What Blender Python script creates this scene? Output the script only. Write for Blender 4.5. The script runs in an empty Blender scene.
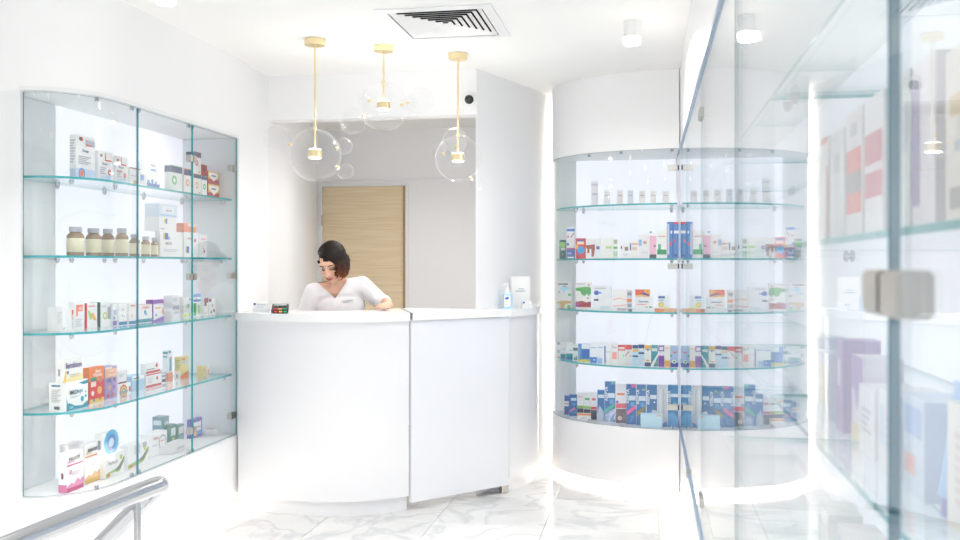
import bpy, bmesh, math, random
from mathutils import Vector, Matrix, Euler

scene = bpy.context.scene
COL = scene.collection
random.seed(7)

# ------------------------------------------------------------------ camera
EYE = 1.36
YAW = math.radians(10.349)
cam_data = bpy.data.cameras.new('camera')
cam = bpy.data.objects.new('camera', cam_data)
COL.objects.link(cam)
cam.location = (0, 0, EYE)
cam.rotation_euler = (math.pi / 2, 0, YAW)
cam_data.sensor_width = 36.0
cam_data.lens = 36.0 * 920 / 960
cam_data.shift_y = -5 / 960
cam_data.clip_start = 0.02
cam_data.dof.use_dof = True
cam_data.dof.focus_distance = 4.9
cam_data.dof.aperture_fstop = 6.3
scene.camera = cam

# ------------------------------------------------------------------ daylight and exposure
world = bpy.data.worlds.new('overcast_sky')
scene.world = world
world.use_nodes = True
bg = world.node_tree.nodes['Background']
bg.inputs[0].default_value = (0.94, 0.97, 1.0, 1)
bg.inputs[1].default_value = 1.1
scene.view_settings.view_transform = 'Standard'
scene.view_settings.look = 'None'
scene.view_settings.exposure = 0.50
scene.view_settings.gamma = 1.0
scene.view_settings.use_curve_mapping = False
scene.cycles.use_denoising = True
scene.cycles.transparent_max_bounces = 40
scene.cycles.max_bounces = 12
scene.cycles.diffuse_bounces = 6
scene.cycles.glossy_bounces = 6
scene.cycles.sample_clamp_indirect = 6.0
scene.cycles.caustics_reflective = False
scene.cycles.caustics_refractive = False
CEIL = 2.52
LAMP_W = 5.6          # watts of one ceiling downlight

# ------------------------------------------------------------------ materials
def lin(h):
    h = h.lstrip('#')
    out = []
    for i in (0, 2, 4):
        c = int(h[i:i + 2], 16) / 255
        out.append(c / 12.92 if c <= 0.04045 else ((c + 0.055) / 1.055) ** 2.4)
    return tuple(out) + (1,)

def new_mat(name):
    m = bpy.data.materials.new(name)
    m.use_nodes = True
    return m, m.node_tree, m.node_tree.nodes['Principled BSDF']

def paint(name, hexc, rough=0.5, bump=0.0, scale=60, metal=0.0, spec=0.5, coat=0.0):
    m, nt, p = new_mat(name)
    p.inputs['Base Color'].default_value = lin(hexc)
    p.inputs['Roughness'].default_value = rough
    p.inputs['Metallic'].default_value = metal
    p.inputs['Specular IOR Level'].default_value = spec
    p.inputs['Coat Weight'].default_value = coat
    if bump:
        t = nt.nodes.new('ShaderNodeTexNoise'); t.inputs['Scale'].default_value = scale
        b = nt.nodes.new('ShaderNodeBump'); b.inputs['Strength'].default_value = bump
        b.inputs['Distance'].default_value = 0.002
        nt.links.new(t.outputs['Fac'], b.inputs['Height'])
        nt.links.new(b.outputs['Normal'], p.inputs['Normal'])
    return m

def glow(name, hexc, strength):
    m, nt, p = new_mat(name)
    p.inputs['Base Color'].default_value = lin(hexc)
    p.inputs['Emission Color'].default_value = lin(hexc)
    p.inputs['Emission Strength'].default_value = strength
    return m

def clear_glass(name, tint, ior=1.5, refl=(1, 1, 1, 1)):
    """thin sheet glass: each face transmits straight through and reflects by Fresnel"""
    m = bpy.data.materials.new(name); m.use_nodes = True
    nt = m.node_tree; nt.nodes.clear()
    out = nt.nodes.new('ShaderNodeOutputMaterial')
    geo = nt.nodes.new('ShaderNodeNewGeometry')
    mr = nt.nodes.new('ShaderNodeMapRange')
    mr.inputs['To Min'].default_value = ior; mr.inputs['To Max'].default_value = 1 / ior
    fr = nt.nodes.new('ShaderNodeFresnel')
    tr = nt.nodes.new('ShaderNodeBsdfTransparent'); tr.inputs['Color'].default_value = tint
    gl = nt.nodes.new('ShaderNodeBsdfGlossy'); gl.inputs['Roughness'].default_value = 0.0
    gl.inputs['Color'].default_value = refl
    mx = nt.nodes.new('ShaderNodeMixShader')
    nt.links.new(geo.outputs['Backfacing'], mr.inputs['Value'])
    nt.links.new(mr.outputs['Result'], fr.inputs['IOR'])
    nt.links.new(fr.outputs['Fac'], mx.inputs['Fac'])
    nt.links.new(tr.outputs['BSDF'], mx.inputs[1]); nt.links.new(gl.outputs['BSDF'], mx.inputs[2])
    nt.links.new(mx.outputs['Shader'], out.inputs['Surface'])
    return m

def glass_edge(name, hexc):
    m, nt, p = new_mat(name)
    p.inputs['Base Color'].default_value = lin(hexc)
    p.inputs['Roughness'].default_value = 0.12
    p.inputs['Transmission Weight'].default_value = 0.25
    return m

def marble(name):
    m, nt, p = new_mat(name)
    N, L = nt.nodes.new, nt.links.new
    geo = N('ShaderNodeNewGeometry'); oi = N('ShaderNodeObjectInfo')
    off = N('ShaderNodeVectorMath'); off.operation = 'MULTIPLY_ADD'
    off.inputs[1].default_value = (1, 1, 1)
    sc = N('ShaderNodeVectorMath'); sc.operation = 'SCALE'; sc.inputs['Scale'].default_value = 1.1
    cb = N('ShaderNodeCombineXYZ')
    L(oi.outputs['Random'], cb.inputs[0]); L(oi.outputs['Random'], cb.inputs[1])
    L(cb.outputs[0], sc.inputs[0])
    L(geo.outputs['Position'], off.inputs[0]); L(sc.outputs[0], off.inputs[2])
    n1 = N('ShaderNodeTexNoise'); n1.inputs['Scale'].default_value = 2.2
    n1.inputs['Detail'].default_value = 9; n1.inputs['Distortion'].default_value = 0.9
    L(off.outputs[0], n1.inputs['Vector'])
    sub = N('ShaderNodeMath'); sub.operation = 'SUBTRACT'; sub.inputs[1].default_value = 0.5
    ab = N('ShaderNodeMath'); ab.operation = 'ABSOLUTE'
    L(n1.outputs['Fac'], sub.inputs[0]); L(sub.outputs[0], ab.inputs[0])
    r = N('ShaderNodeValToRGB')
    r.color_ramp.elements[0].position = 0.0; r.color_ramp.elements[0].color = lin('DADBDD')
    r.color_ramp.elements[1].position = 0.045; r.color_ramp.elements[1].color = lin('F1F1EF')
    L(ab.outputs[0], r.inputs['Fac'])
    n2 = N('ShaderNodeTexNoise'); n2.inputs['Scale'].default_value = 0.9; n2.inputs['Detail'].default_value = 4
    L(off.outputs[0], n2.inputs['Vector'])
    r2 = N('ShaderNodeValToRGB')
    r2.color_ramp.elements[0].position = 0.40; r2.color_ramp.elements[0].color = lin('E4E4E5')
    r2.color_ramp.elements[1].position = 0.58; r2.color_ramp.elements[1].color = (1, 1, 1, 1)
    L(n2.outputs['Fac'], r2.inputs['Fac'])
    mx = N('ShaderNodeMix'); mx.data_type = 'RGBA'; mx.blend_type = 'MULTIPLY'; mx.inputs[0].default_value = 1.0
    L(r.outputs['Color'], mx.inputs[6]); L(r2.outputs['Color'], mx.inputs[7])
    L(mx.outputs[2], p.inputs['Base Color'])
    p.inputs['Roughness'].default_value = 0.12
    return m

def wood(name):
    m, nt, p = new_mat(name)
    N, L = nt.nodes.new, nt.links.new
    tc = N('ShaderNodeTexCoord'); mp = N('ShaderNodeMapping')
    mp.inputs['Scale'].default_value = (1.6, 1.6, 60)
    L(tc.outputs['Object'], mp.inputs['Vector'])
    n = N('ShaderNodeTexNoise'); n.inputs['Scale'].default_value = 2.0; n.inputs['Detail'].default_value = 6
    L(mp.outputs['Vector'], n.inputs['Vector'])
    r = N('ShaderNodeValToRGB')
    r.color_ramp.elements[0].position = 0.32; r.color_ramp.elements[0].color = lin('E2CBA4')
    r.color_ramp.elements[1].position = 0.66; r.color_ramp.elements[1].color = lin('F0DFC0')
    L(n.outputs['Fac'], r.inputs['Fac']); L(r.outputs['Color'], p.inputs['Base Color'])
    p.inputs['Roughness'].default_value = 0.55
    return m

M = {}
M['wall'] = paint('white_wall_paint', 'F6F6F7', 0.6, 0.05, 90)
M['ceiling'] = paint('white_ceiling_paint', 'F9F8F6', 0.7, 0.04, 80)
M['lacquer'] = paint('white_lacquer', 'EDEDF0', 0.28, 0.0)
M['solid_top'] = paint('white_solid_surface', 'F6F6F6', 0.18)
M['frame_white'] = paint('white_frame', 'EDEFF0', 0.35)
M['side'] = paint('frosted_case_side', 'EAEFF1', 0.45)
M['grout'] = paint('pale_grout', 'BDBDBC', 0.8, 0.2, 200)
M['marble'] = marble('white_marble')
M['wood'] = wood('pale_oak_veneer')
M['panel'] = glow('backlit_panel', 'F4F3FA', 0.52)
M['panel'].node_tree.nodes['Principled BSDF'].inputs['Base Color'].default_value = lin('A9B0B8')
M['led'] = glow('warm_led_strip', 'FFF4E2', 10.0)
M['lamp'] = glow('lamp_diffuser', 'FFF6E6', 5.0)
M['glass'] = clear_glass('clear_glass', (0.985, 0.995, 0.997, 1))
M['door_glass'] = clear_glass('door_glass', (0.975, 0.988, 0.997, 1))
M['shelf_glass'] = clear_glass('shelf_glass', (0.965, 0.99, 0.985, 1))
M['bubble'] = clear_glass('bubble_glass', (0.985, 0.988, 0.99, 1), 1.45)
M['edge'] = glass_edge('teal_glass_edge', '22AEB4')
M['edge_dark'] = glass_edge('blue_glass_edge', '3C7F95')
M['chrome'] = paint('polished_steel', 'BDBFC3', 0.09, metal=1.0)
M['steel'] = paint('brushed_steel', 'C3C1BC', 0.30, metal=1.0)
M['brass'] = paint('satin_brass', 'F0DDB0', 0.30, metal=1.0)
M['alu'] = paint('anodised_track', 'BCC9DA', 0.35, metal=0.6)
M['black'] = paint('black_plastic', '17181B', 0.35)
M['dark'] = paint('dark_duct', '0E1A24', 0.8)
M['white_plastic'] = paint('white_plastic', 'F0F0F0', 0.35)
M['grey_dark'] = paint('charcoal_plastic', '2B2F36', 0.4)

_cc = {}
def ink(hexc, rough=0.45):
    k = (hexc, rough)
    if k not in _cc:
        _cc[k] = paint('print_' + hexc.lower(), hexc, rough)
    return _cc[k]

# ------------------------------------------------------------------ mesh helpers
def link(name, me, parent=None):
    o = bpy.data.objects.new(name, me)
    COL.objects.link(o)
    if parent is not None:
        o.parent = parent
    return o

def obj(name, bm, mats, parent=None, smooth=False, angle=None):
    me = bpy.data.meshes.new(name)
    bmesh.ops.recalc_face_normals(bm, faces=bm.faces[:])
    if smooth:
        for f in bm.faces: f.smooth = True
    bm.to_mesh(me); bm.free()
    if not isinstance(mats, (list, tuple)): mats = [mats]
    for m in mats: me.materials.append(m)
    if angle is not None:
        me.set_sharp_from_angle(angle=math.radians(angle))
    return link(name, me, parent)

def tag(o, label=None, cat=None, group=None, kind=None):
    if label: o['label'] = label
    if cat: o['category'] = cat
    if group: o['group'] = group
    if kind: o['kind'] = kind
    return o

def empty(name, loc=(0, 0, 0), rz=0.0):
    o = bpy.data.objects.new(name, None)
    COL.objects.link(o)
    o.location = loc; o.rotation_euler = (0, 0, rz)
    o.empty_display_size = 0.05
    return o

def B(): return bmesh.new()

def box(bm, x0, x1, y0, y1, z0, z1, mi=0):
    vs = [bm.verts.new((x, y, z)) for z in (z0, z1) for x, y in ((x0, y0), (x1, y0), (x1, y1), (x0, y1))]
    fs = [(3, 2, 1, 0), (4, 5, 6, 7), (0, 1, 5, 4), (1, 2, 6, 5), (2, 3, 7, 6), (3, 0, 4, 7)]
    out = []
    for f in fs:
        q = bm.faces.new([vs[i] for i in f]); q.material_index = mi; out.append(q)
    return out

def prism(bm, pts, z0, z1, mi_cap=0, mi_side=0):
    a = [bm.verts.new((x, y, z0)) for x, y in pts]
    b = [bm.verts.new((x, y, z1)) for x, y in pts]
    n = len(pts)
    f = bm.faces.new(a); f.material_index = mi_cap
    f = bm.faces.new(list(reversed(b))); f.material_index = mi_cap
    for i in range(n):
        j = (i + 1) % n
        f = bm.faces.new([a[i], a[j], b[j], b[i]]); f.material_index = mi_side

def ribbon(bm, pts, t, z0, z1, mi_face=0, mi_edge=0):
    """a sheet of thickness t standing on an open plan polyline; t goes to the left of travel"""
    n = len(pts); off = []
    for i in range(n):
        p = Vector(pts[i])
        d = Vector(pts[min(i + 1, n - 1)]) - Vector(pts[max(i - 1, 0)])
        d.normalize()
        off.append(p + Vector((-d.y, d.x)) * t)
    ring = []
    for i in range(n):
        ring.append([bm.verts.new((pts[i][0], pts[i][1], z0)), bm.verts.new((pts[i][0], pts[i][1], z1)),
                     bm.verts.new((off[i].x, off[i].y, z1)), bm.verts.new((off[i].x, off[i].y, z0))])
    for i in range(n - 1):
        for k in range(4):
            l = (k + 1) % 4
            f = bm.faces.new([ring[i][k], ring[i + 1][k], ring[i + 1][l], ring[i][l]])
            f.material_index = mi_face if k in (0, 2) else mi_edge
    for r in (ring[0], ring[-1]):
        f = bm.faces.new(r); f.material_index = mi_edge

def tube(bm, path, r, seg=16, mi=0, caps=True):
    path = [Vector(p) for p in path]; n = len(path)
    rs = r if isinstance(r, (list, tuple)) else [r] * n
    tang = []
    for i in range(n):
        d = path[min(i + 1, n - 1)] - path[max(i - 1, 0)]
        tang.append(d.normalized())
    ref = Vector((0, 0, 1)) if abs(tang[0].z) < 0.9 else Vector((1, 0, 0))
    nrm = tang[0].cross(ref).normalized()
    rings = []
    for i in range(n):
        nrm = (nrm - tang[i] * nrm.dot(tang[i])).normalized()
        bi = tang[i].cross(nrm)
        rings.append([bm.verts.new(path[i] + (nrm * math.cos(a) + bi * math.sin(a)) * rs[i])
                      for a in (2 * math.pi * k / seg for k in range(seg))])
    for i in range(n - 1):
        for k in range(seg):
            l = (k + 1) % seg
            f = bm.faces.new([rings[i][k], rings[i][l], rings[i + 1][l], rings[i + 1][k]]); f.material_index = mi
    if caps:
        f = bm.faces.new(list(reversed(rings[0]))); f.material_index = mi
        f = bm.faces.new(rings[-1]); f.material_index = mi

def lathe(bm, prof, seg=24, c=(0, 0, 0), mi=0, mis=None):
    """prof: list of (radius, z)"""
    rings = []
    for r, z in prof:
        if r < 1e-6:
            rings.append([bm.verts.new((c[0], c[1], c[2] + z))])
        else:
            rings.append([bm.verts.new((c[0] + r * math.cos(2 * math.pi * k / seg), c[1] + r * math.sin(2 * math.pi * k / seg), c[2] + z)) for k in range(seg)])
    for i in range(len(rings) - 1):
        a, b = rings[i], rings[i + 1]
        m_ = mis[i] if mis else mi
        for k in range(seg):
            l = (k + 1) % seg
            if len(a) == 1 and len(b) == 1: continue
            if len(a) == 1: f = bm.faces.new([a[0], b[l], b[k]])
            elif len(b) == 1: f = bm.faces.new([a[k], a[l], b[0]])
            else: f = bm.faces.new([a[k], a[l], b[l], b[k]])
            f.material_index = m_

def ball(bm, c, r, seg=24, rings=14, mi=0, sc=(1, 1, 1)):
    ret = bmesh.ops.create_uvsphere(bm, u_segments=seg, v_segments=rings, radius=r)
    for v in ret['verts']:
        v.co = Vector((v.co.x * sc[0], v.co.y * sc[1], v.co.z * sc[2])) + Vector(c)
    for f in {f for v in ret['verts'] for f in v.link_faces}: f.material_index = mi

def arc(cx, cy, rx, ry, a0, a1, n):
    return [(cx + rx * math.cos(math.radians(a0 + (a1 - a0) * i / n)), cy + ry * math.sin(math.radians(a0 + (a1 - a0) * i / n))) for i in range(n + 1)]

def smooth_curve(pts, n=6):
    out = []
    P = [Vector(p) for p in pts]
    P = [P[0] * 2 - P[1]] + P + [P[-1] * 2 - P[-2]]
    for i in range(1, len(P) - 2):
        for k in range(n):
            t = k / n
            q = 0.5 * ((2 * P[i]) + (P[i + 1] - P[i - 1]) * t + (2 * P[i - 1] - 5 * P[i] + 4 * P[i + 1] - P[i + 2]) * t * t + (3 * P[i] - P[i - 1] - 3 * P[i + 1] + P[i + 2]) * t ** 3)
            out.append(tuple(q))
    out.append(tuple(P[-2]))
    return out

def offset(pts, d):
    """shift an open polyline to the left of travel by d"""
    n = len(pts); o = []
    for i in range(n):
        t = Vector(pts[min(i + 1, n - 1)]) - Vector(pts[max(i - 1, 0)]); t.normalize()
        o.append((pts[i][0] - t.y * d, pts[i][1] + t.x * d))
    return o

def lettering(parent, text, size, loc, rot, hexc, align='CENTER', shear=0.0):
    cu = bpy.data.curves.new('lettering', 'FONT')
    cu.body = text; cu.size = size; cu.align_x = align; cu.align_y = 'CENTER'; cu.shear = shear
    cu.resolution_u = 2; cu.offset = size * 0.025
    tmp = bpy.data.objects.new('lettering_tmp', cu); COL.objects.link(tmp)
    dg = bpy.context.evaluated_depsgraph_get()
    me = bpy.data.meshes.new_from_object(tmp.evaluated_get(dg))
    bpy.data.objects.remove(tmp); bpy.data.curves.remove(cu)
    me.name = 'lettering'
    me.materials.clear(); me.materials.append(ink(hexc))
    o = link('lettering', me, parent)
    o.location = loc; o.rotation_euler = rot
    return o
# ------------------------------------------------------------------ the room shell
def structure(name, bm, m, parent=None, **k):
    o = obj(name, bm, m, parent, **k)
    if parent is None: o['kind'] = 'structure'
    return o

XR = 0.75        # back of the long cabinet
YB = -2.6        # shop front behind the camera
bm = B(); box(bm, -4.3, 0.9, YB - 0.2, 7.9, -0.12, -0.006)
floor = structure('floor', bm, M['grout'])
TS = 0.585
tile_me = None
bm = B(); g = 0.0012
box(bm, g, TS - g, g, TS - g, -0.006, 0.0)
bmesh.ops.bevel(bm, geom=[e for e in bm.edges if all(v.co.z > -0.001 for v in e.verts)], offset=0.0008, segments=1, affect='EDGES')
t0 = structure('floor_tile', bm, M['marble'], floor)
first = True
for i in range(-5, 3):
    for j in range(-13, 6):
        x = -0.53 + i * TS; y = 4.75 + j * TS
        if x > 0.25: continue
        o = t0 if first else t0.copy()
        if not first: COL.objects.link(o); o.parent = floor
        first = False
        o.location = (x, y, 0)

VX0, VX1, VY0, VY1 = -1.225, -0.685, 4.02, 4.60          # ceiling air diffuser
bm = B(); vi = 0.045
box(bm, -4.3, VX0 + vi, YB - 0.2, 7.9, CEIL, CEIL + 0.12); box(bm, VX1 - vi, 0.9, YB - 0.2, 7.9, CEIL, CEIL + 0.12)
box(bm, VX0 + vi, VX1 - vi, YB - 0.2, VY0 + vi, CEIL, CEIL + 0.12); box(bm, VX0 + vi, VX1 - vi, VY1 - vi, 7.9, CEIL, CEIL + 0.12)
structure('ceiling', bm, M['ceiling'])

# left wall: rounded near end, opening for the recessed case
LX = -2.27
WARC = arc(-2.53, 3.65, 0.26, 0.29, -90, 0, 14)
plan = [(-4.2, 3.36)] + WARC + [(LX, 5.0), (-4.2, 5.0)]
CZ0, CZ1 = 0.405, 2.075
bm = B()
prism(bm, plan, 0.05, CZ0)
prism(bm, plan, CZ1, CEIL)
box(bm, -4.2, -2.615, 3.36, 5.0, CZ0, CZ1)
box(bm, -2.615, LX, 4.865, 5.0, CZ0, CZ1)
plinth = [(-4.2, 3.42)] + arc(-2.53, 3.65, 0.20, 0.23, -90, 0, 8) + [(-2.33, 4.94), (-4.2, 4.94)]
prism(bm, plinth, 0.0, 0.05)
wl = structure('wall_left', bm, M['wall'], smooth=True, angle=30)
bm = B()
ribbon(bm, [(-4.0, 3.412)] + arc(-2.53, 3.65, 0.208, 0.238, -90, 0, 8) + [(-2.322, 4.93)], -0.022, 0.044, 0.049)
structure('led_strip', bm, M['led'], wl)

# back wall with the serving opening, and the room behind it
bm = B(); box(bm, -2.9, -2.30, 5.0, 5.335, 0, CEIL)
structure('wall_return', bm, M['wall'])
bm = B(); box(bm, -2.32, -0.995, 5.335, 5.45, 2.25, CEIL)
structure('wall_header', bm, M['wall'])
bm = B(); prism(bm, [(-1.0, 5.335), (-0.62, 6.36), (0.75, 6.36), (0.75, 6.5), (-0.72, 6.5), (-1.0, 5.75)], 0, CEIL)
structure('wall_diagonal', bm, M['wall'])
bm = B(); prism(bm, [(-2.30, 5.335), (-2.84, 7.66), (-2.96, 7.66), (-2.42, 5.335)], 0, CEIL)
structure('wall_back_left', bm, M['wall'])
bm = B(); box(bm, -1.0, -0.9, 6.0, 7.66, 0, CEIL)
structure('wall_back_right', bm, M['wall'])
# back wall with a door opening
DX0, DX1, DZ = -2.775, -2.035, 2.035
YBK = 7.60
bm = B()
box(bm, -2.95, DX0 - 0.03, YBK, YBK + 0.12, 0, CEIL)
box(bm, DX1 + 0.03, -0.9, YBK, YBK + 0.12, 0, CEIL)
box(bm, DX0 - 0.03, DX1 + 0.03, YBK, YBK + 0.12, DZ + 0.03, CEIL)
structure('wall_back', bm, M['wall'])
bm = B()
box(bm, DX0, DX1, YBK + 0.01, YBK + 0.05, 0.01, DZ)
dr = structure('door_1', bm, M['wood'])
bm = B()
box(bm, DX0 - 0.03, DX0 - 0.003, YBK - 0.012, YBK + 0.07, 0, DZ + 0.03)
box(bm, DX1 + 0.003, DX1 + 0.03, YBK - 0.012, YBK + 0.07, 0, DZ + 0.03)
box(bm, DX0 - 0.003, DX1 + 0.003, YBK - 0.012, YBK + 0.07, DZ + 0.003, DZ + 0.03)
structure('door_frame', bm, M['frame_white'], dr)
bm = B(); box(bm, DX1 - 0.02, DX1, YBK - 0.004, YBK + 0.012, 0.01, DZ)
structure('door_edge', bm, paint('oak_edge', 'B08F63', 0.5), dr)
for z in (0.25, 1.70):
    bm = B(); lathe(bm, [(0, 0), (0.008, 0), (0.008, 0.09), (0, 0.09)], 10, (DX0 - 0.002, YBK - 0.008, z))
    structure('hinge', bm, M['steel'], dr, smooth=True, angle=40)
bm = B(); box(bm, -2.83, -0.99, YBK - 0.012, YBK, 2.085, 2.10)
structure('trim_1', bm, M['frame_white'])

# outer walls that the photo only shows by their light: left alcove and shop front with windows
bm = B(); box(bm, -4.3, -4.2, YB, 3.36, 0, CEIL)
structure('wall_alcove', bm, M['wall'])
bm = B(); box(bm, XR, 0.9, -2.6, 6.36, 0, CEIL)
structure('wall_right', bm, M['wall'])
bm = B()
box(bm, -4.3, 0.9, YB - 0.12, YB, 0, 0.12)
box(bm, -4.3, 0.9, YB - 0.12, YB, 2.40, CEIL)
for x in (-4.25, -3.0, -1.75, -0.5, 0.8): box(bm, x - 0.05, x + 0.05, YB - 0.10, YB - 0.02, 0.12, 2.40)
structure('wall_front', bm, M['frame_white'])
for n, x in enumerate((-4.25, -3.0, -1.75, -0.5)):
    bm = B(); box(bm, x + 0.052, x + (1.196 if n < 3 else 1.246), YB - 0.07, YB - 0.062, 0.122, 2.398)
    structure('window_%d' % (n + 1), bm, M['glass'])
# ------------------------------------------------------------------ shelf heights common to all three cases
SH = [1.73, 1.40, 1.078, 0.748]

def pin(parent, x, y, z, dx, dy):
    """small metal shelf support under a glass shelf"""
    bm = B()
    lathe(bm, [(0, -0.016), (0.007, -0.016), (0.010, -0.008), (0.010, -0.0005), (0, -0.0005)], 10)
    box(bm, -0.004, 0.004, -0.004, 0.004, -0.020, -0.012)
    o = obj('shelf_pin', bm, M['chrome'], parent, smooth=True, angle=40)
    o.location = (x, y, z)
    return o

def clamp(parent, loc, rz, w=0.07, h=0.034, name='hinge_clamp'):
    """two-plate glass hinge lying along local X, gripping a sheet whose face is local -Y"""
    bm = B()
    box(bm, -w / 2, -0.004, -0.012, 0.014, -h / 2, h / 2)
    box(bm, 0.004, w / 2, -0.012, 0.014, -h / 2, h / 2)
    bmesh.ops.bevel(bm, geom=bm.edges[:], offset=0.0025, segments=2, affect='EDGES')
    o = obj(name, bm, M['steel'], parent, smooth=True, angle=35)
    o.location = loc; o.rotation_euler = (0, 0, rz)
    bm = B(); lathe(bm, [(0, -h / 2 + 0.001), (0.0055, -h / 2 + 0.001), (0.0055, h / 2 - 0.001), (0, h / 2 - 0.001)], 12)
    k = obj('hinge_barrel', bm, M['grey_dark'], o, smooth=True, angle=40)
    return o

def stud(parent, loc, axis='x'):
    bm = B(); lathe(bm, [(0, 0), (0.009, 0), (0.009, 0.012), (0.006, 0.018), (0, 0.018)], 12)
    o = obj('glass_stud', bm, M['chrome'], parent, smooth=True, angle=40)
    o.location = loc
    o.rotation_euler = (0, math.radians(90 if axis == 'x' else 0), 0) if axis != 'y' else (math.radians(90), 0, 0)
    return o

# ---- recessed wall case
case = empty('wall_display_case', (-2.44, 4.1, CZ0))
tag(case, 'recessed white wall case with curved glass corner, glass shelves and backlit panel', 'display case')
def to(o, root):
    o.matrix_parent_inverse = Matrix.Translation(-root.location); return o
def part(name, bm, m, root, **k): return to(obj(name, bm, m, root, **k), root)
GARC = arc(-2.520, 3.654, 0.246, 0.282, -90, 0, 14)
GL = -2.274
bm = B()                                           # white lip around the opening
lip = [(-2.53, 3.3605)] + arc(-2.53, 3.65, 0.262, 0.292, -90, 0, 14) + [(LX + 0.002, 4.862)]
ribbon(bm, lip, 0.012, CZ0 - 0.016, CZ0 + 0.001); ribbon(bm, lip, 0.012, CZ1 - 0.001, CZ1 + 0.016)
box(bm, LX - 0.012, LX + 0.003, 4.846, 4.862, CZ0, CZ1)
box(bm, -2.56, -2.521, 3.357, 3.374, CZ0, CZ1)
box(bm, -2.616, -2.56, 3.3605, 3.374, CZ0, CZ1)
part('frame', bm, M['frame_white'], case, smooth=True, angle=40)
bm = B(); box(bm, -2.614, -2.602, 3.37, 3.70, CZ0 + 0.002, CZ1 - 0.002)
part('side_panel', bm, M['side'], case)
bm = B(); box(bm, -2.614, LX - 0.015, 4.851, 4.863, CZ0 + 0.002, CZ1 - 0.002)
part('side_panel', bm, M['side'], case)
for a, b in ((3.702, 4.40), (4.404, 4.843)):
    bm = B(); box(bm, -2.612, -2.603, a, b, CZ0 + 0.002, CZ1 - 0.002)
    part('backlit_panel', bm, M['panel'], case)
bm = B(); ribbon(bm, GARC + [(GL, 3.822)], 0.007, CZ0 + 0.006, CZ1 - 0.006, 0, 1)
part('curved_glass', bm, [M['glass'], M['edge_dark']], case, smooth=True, angle=40)
for a, b in ((3.828, 4.330), (4.336, 4.842)):
    bm = B(); box(bm, GL - 0.007, GL, a, b, CZ0 + 0.006, CZ1 - 0.006)
    for f in bm.faces: f.material_index = 0 if abs(f.normal.x) > 0.9 or abs(f.calc_center_median().x - GL + 0.0035) > 0.003 else 1
    part('glass_door', bm, [M['glass'], M['edge']], case)
SARC = arc(-2.520, 3.654, 0.216, 0.252, -88, 0, 12)
for z in SH:
    bm = B(); prism(bm, [(-2.598, 3.402)] + SARC + [(-2.304, 4.84), (-2.598, 4.84)], z - 0.010, z, 0, 1)
    s = part('glass_shelf', bm, [M['shelf_glass'], M['edge']], case)
    for (x, y) in ((-2.585, 3.69), (-2.40, 3.52), (-2.36, 3.78), (-2.585, 4.05), (-2.585, 4.40), (-2.36, 4.42), (-2.585, 4.80), (-2.33, 4.80)):
        to(pin(case, x, y, z - 0.0105, 0, 0), case)
for z in (0.52, 1.30, 1.90):
    to(clamp(case, (GL - 0.006, 4.333, z), math.radians(90)), case)
    to(clamp(case, (GL - 0.012, 4.805, z), math.radians(90), 0.066), case)
for y, z in ((3.56, CZ0), (3.80, CZ0), (3.86, CZ0), (4.32, CZ0), (4.36, CZ0), (3.56, CZ1 - 0.02), (3.80, CZ1 - 0.02), (3.86, CZ1 - 0.02), (4.32, CZ1 - 0.02), (4.36, CZ1 - 0.02)):
    x = GL - 0.017 if y > 3.654 else -2.520 + 0.226 * math.sqrt(1 - ((3.654 - y) / 0.262) ** 2)
    to(stud(case, (x, y, z + 0.001), 'z'), case)

# ---- rounded pillar case beside the long cabinet: a quarter ellipse in plan
EX, EY, EA, EB = 0.182, 6.17, 0.815, 0.62
def ell(s, n=28): return arc(EX, EY, EA * s if s <= 1 else EA, EB * s if s <= 1 else EB, 180, 270, n)
def ell_in(d, n=28, a1=270): return arc(EX, EY, EA - d, EB - d, 180, a1, n)
PZ0, PZ1 = 0.385, 2.05
pil = empty('rounded_display_case', (-0.2, 5.9, 0.0))
tag(pil, 'white rounded pillar case with curved glass front and shelves of small cartons', 'display case')
rim = ell_in(0) + [(EX, 6.34), (-0.56, 6.34), (EX - EA, 6.26)]
bm = B(); prism(bm, rim, 0.045, PZ0)
part('lower_body', bm, M['lacquer'], pil, smooth=True, angle=35)
bm = B(); prism(bm, rim, PZ1, CEIL - 0.001)
part('upper_body', bm, M['wall'], pil, smooth=True, angle=35)
bm = B(); prism(bm, ell_in(0.07) + [(EX, 6.30), (-0.50, 6.30)], 0.0, 0.045)
pl_ = part('plinth', bm, M['lacquer'], pil, smooth=True, angle=35)
bm = B(); ribbon(bm, ell_in(0.062), -0.022, 0.039, 0.044)
part('led_strip', bm, M['led'], pil)
bm = B(); prism(bm, [(-0.617, 6.285), (-0.622, 6.291), (-0.588, 6.324), (-0.583, 6.318)], 0.10, CEIL - 0.05)
part('led_strip', bm, glow('bright_led_strip', 'FFF6EA', 12.0), pil)
bm = B()
prism(bm, [(-0.632, 6.16), (-0.47, 6.13), (-0.47, 6.32), (-0.56, 6.32), (-0.632, 6.25)], PZ0, PZ1)
part('side_panel', bm, M['side'], pil)
for a, b in ((-0.468, -0.135), (-0.132, EX - 0.004)):
    bm = B(); box(bm, a, b, 6.13, 6.145, PZ0 + 0.001, PZ1 - 0.001)
    part('backlit_panel', bm, M['panel'], pil)
bm = B(); ribbon(bm, ell_in(0.004, 28, 269.4), 0.007, PZ0 + 0.001, PZ1 - 0.001, 0, 1)
part('curved_glass', bm, [M['glass'], M['edge']], pil, smooth=True, angle=40)
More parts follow.
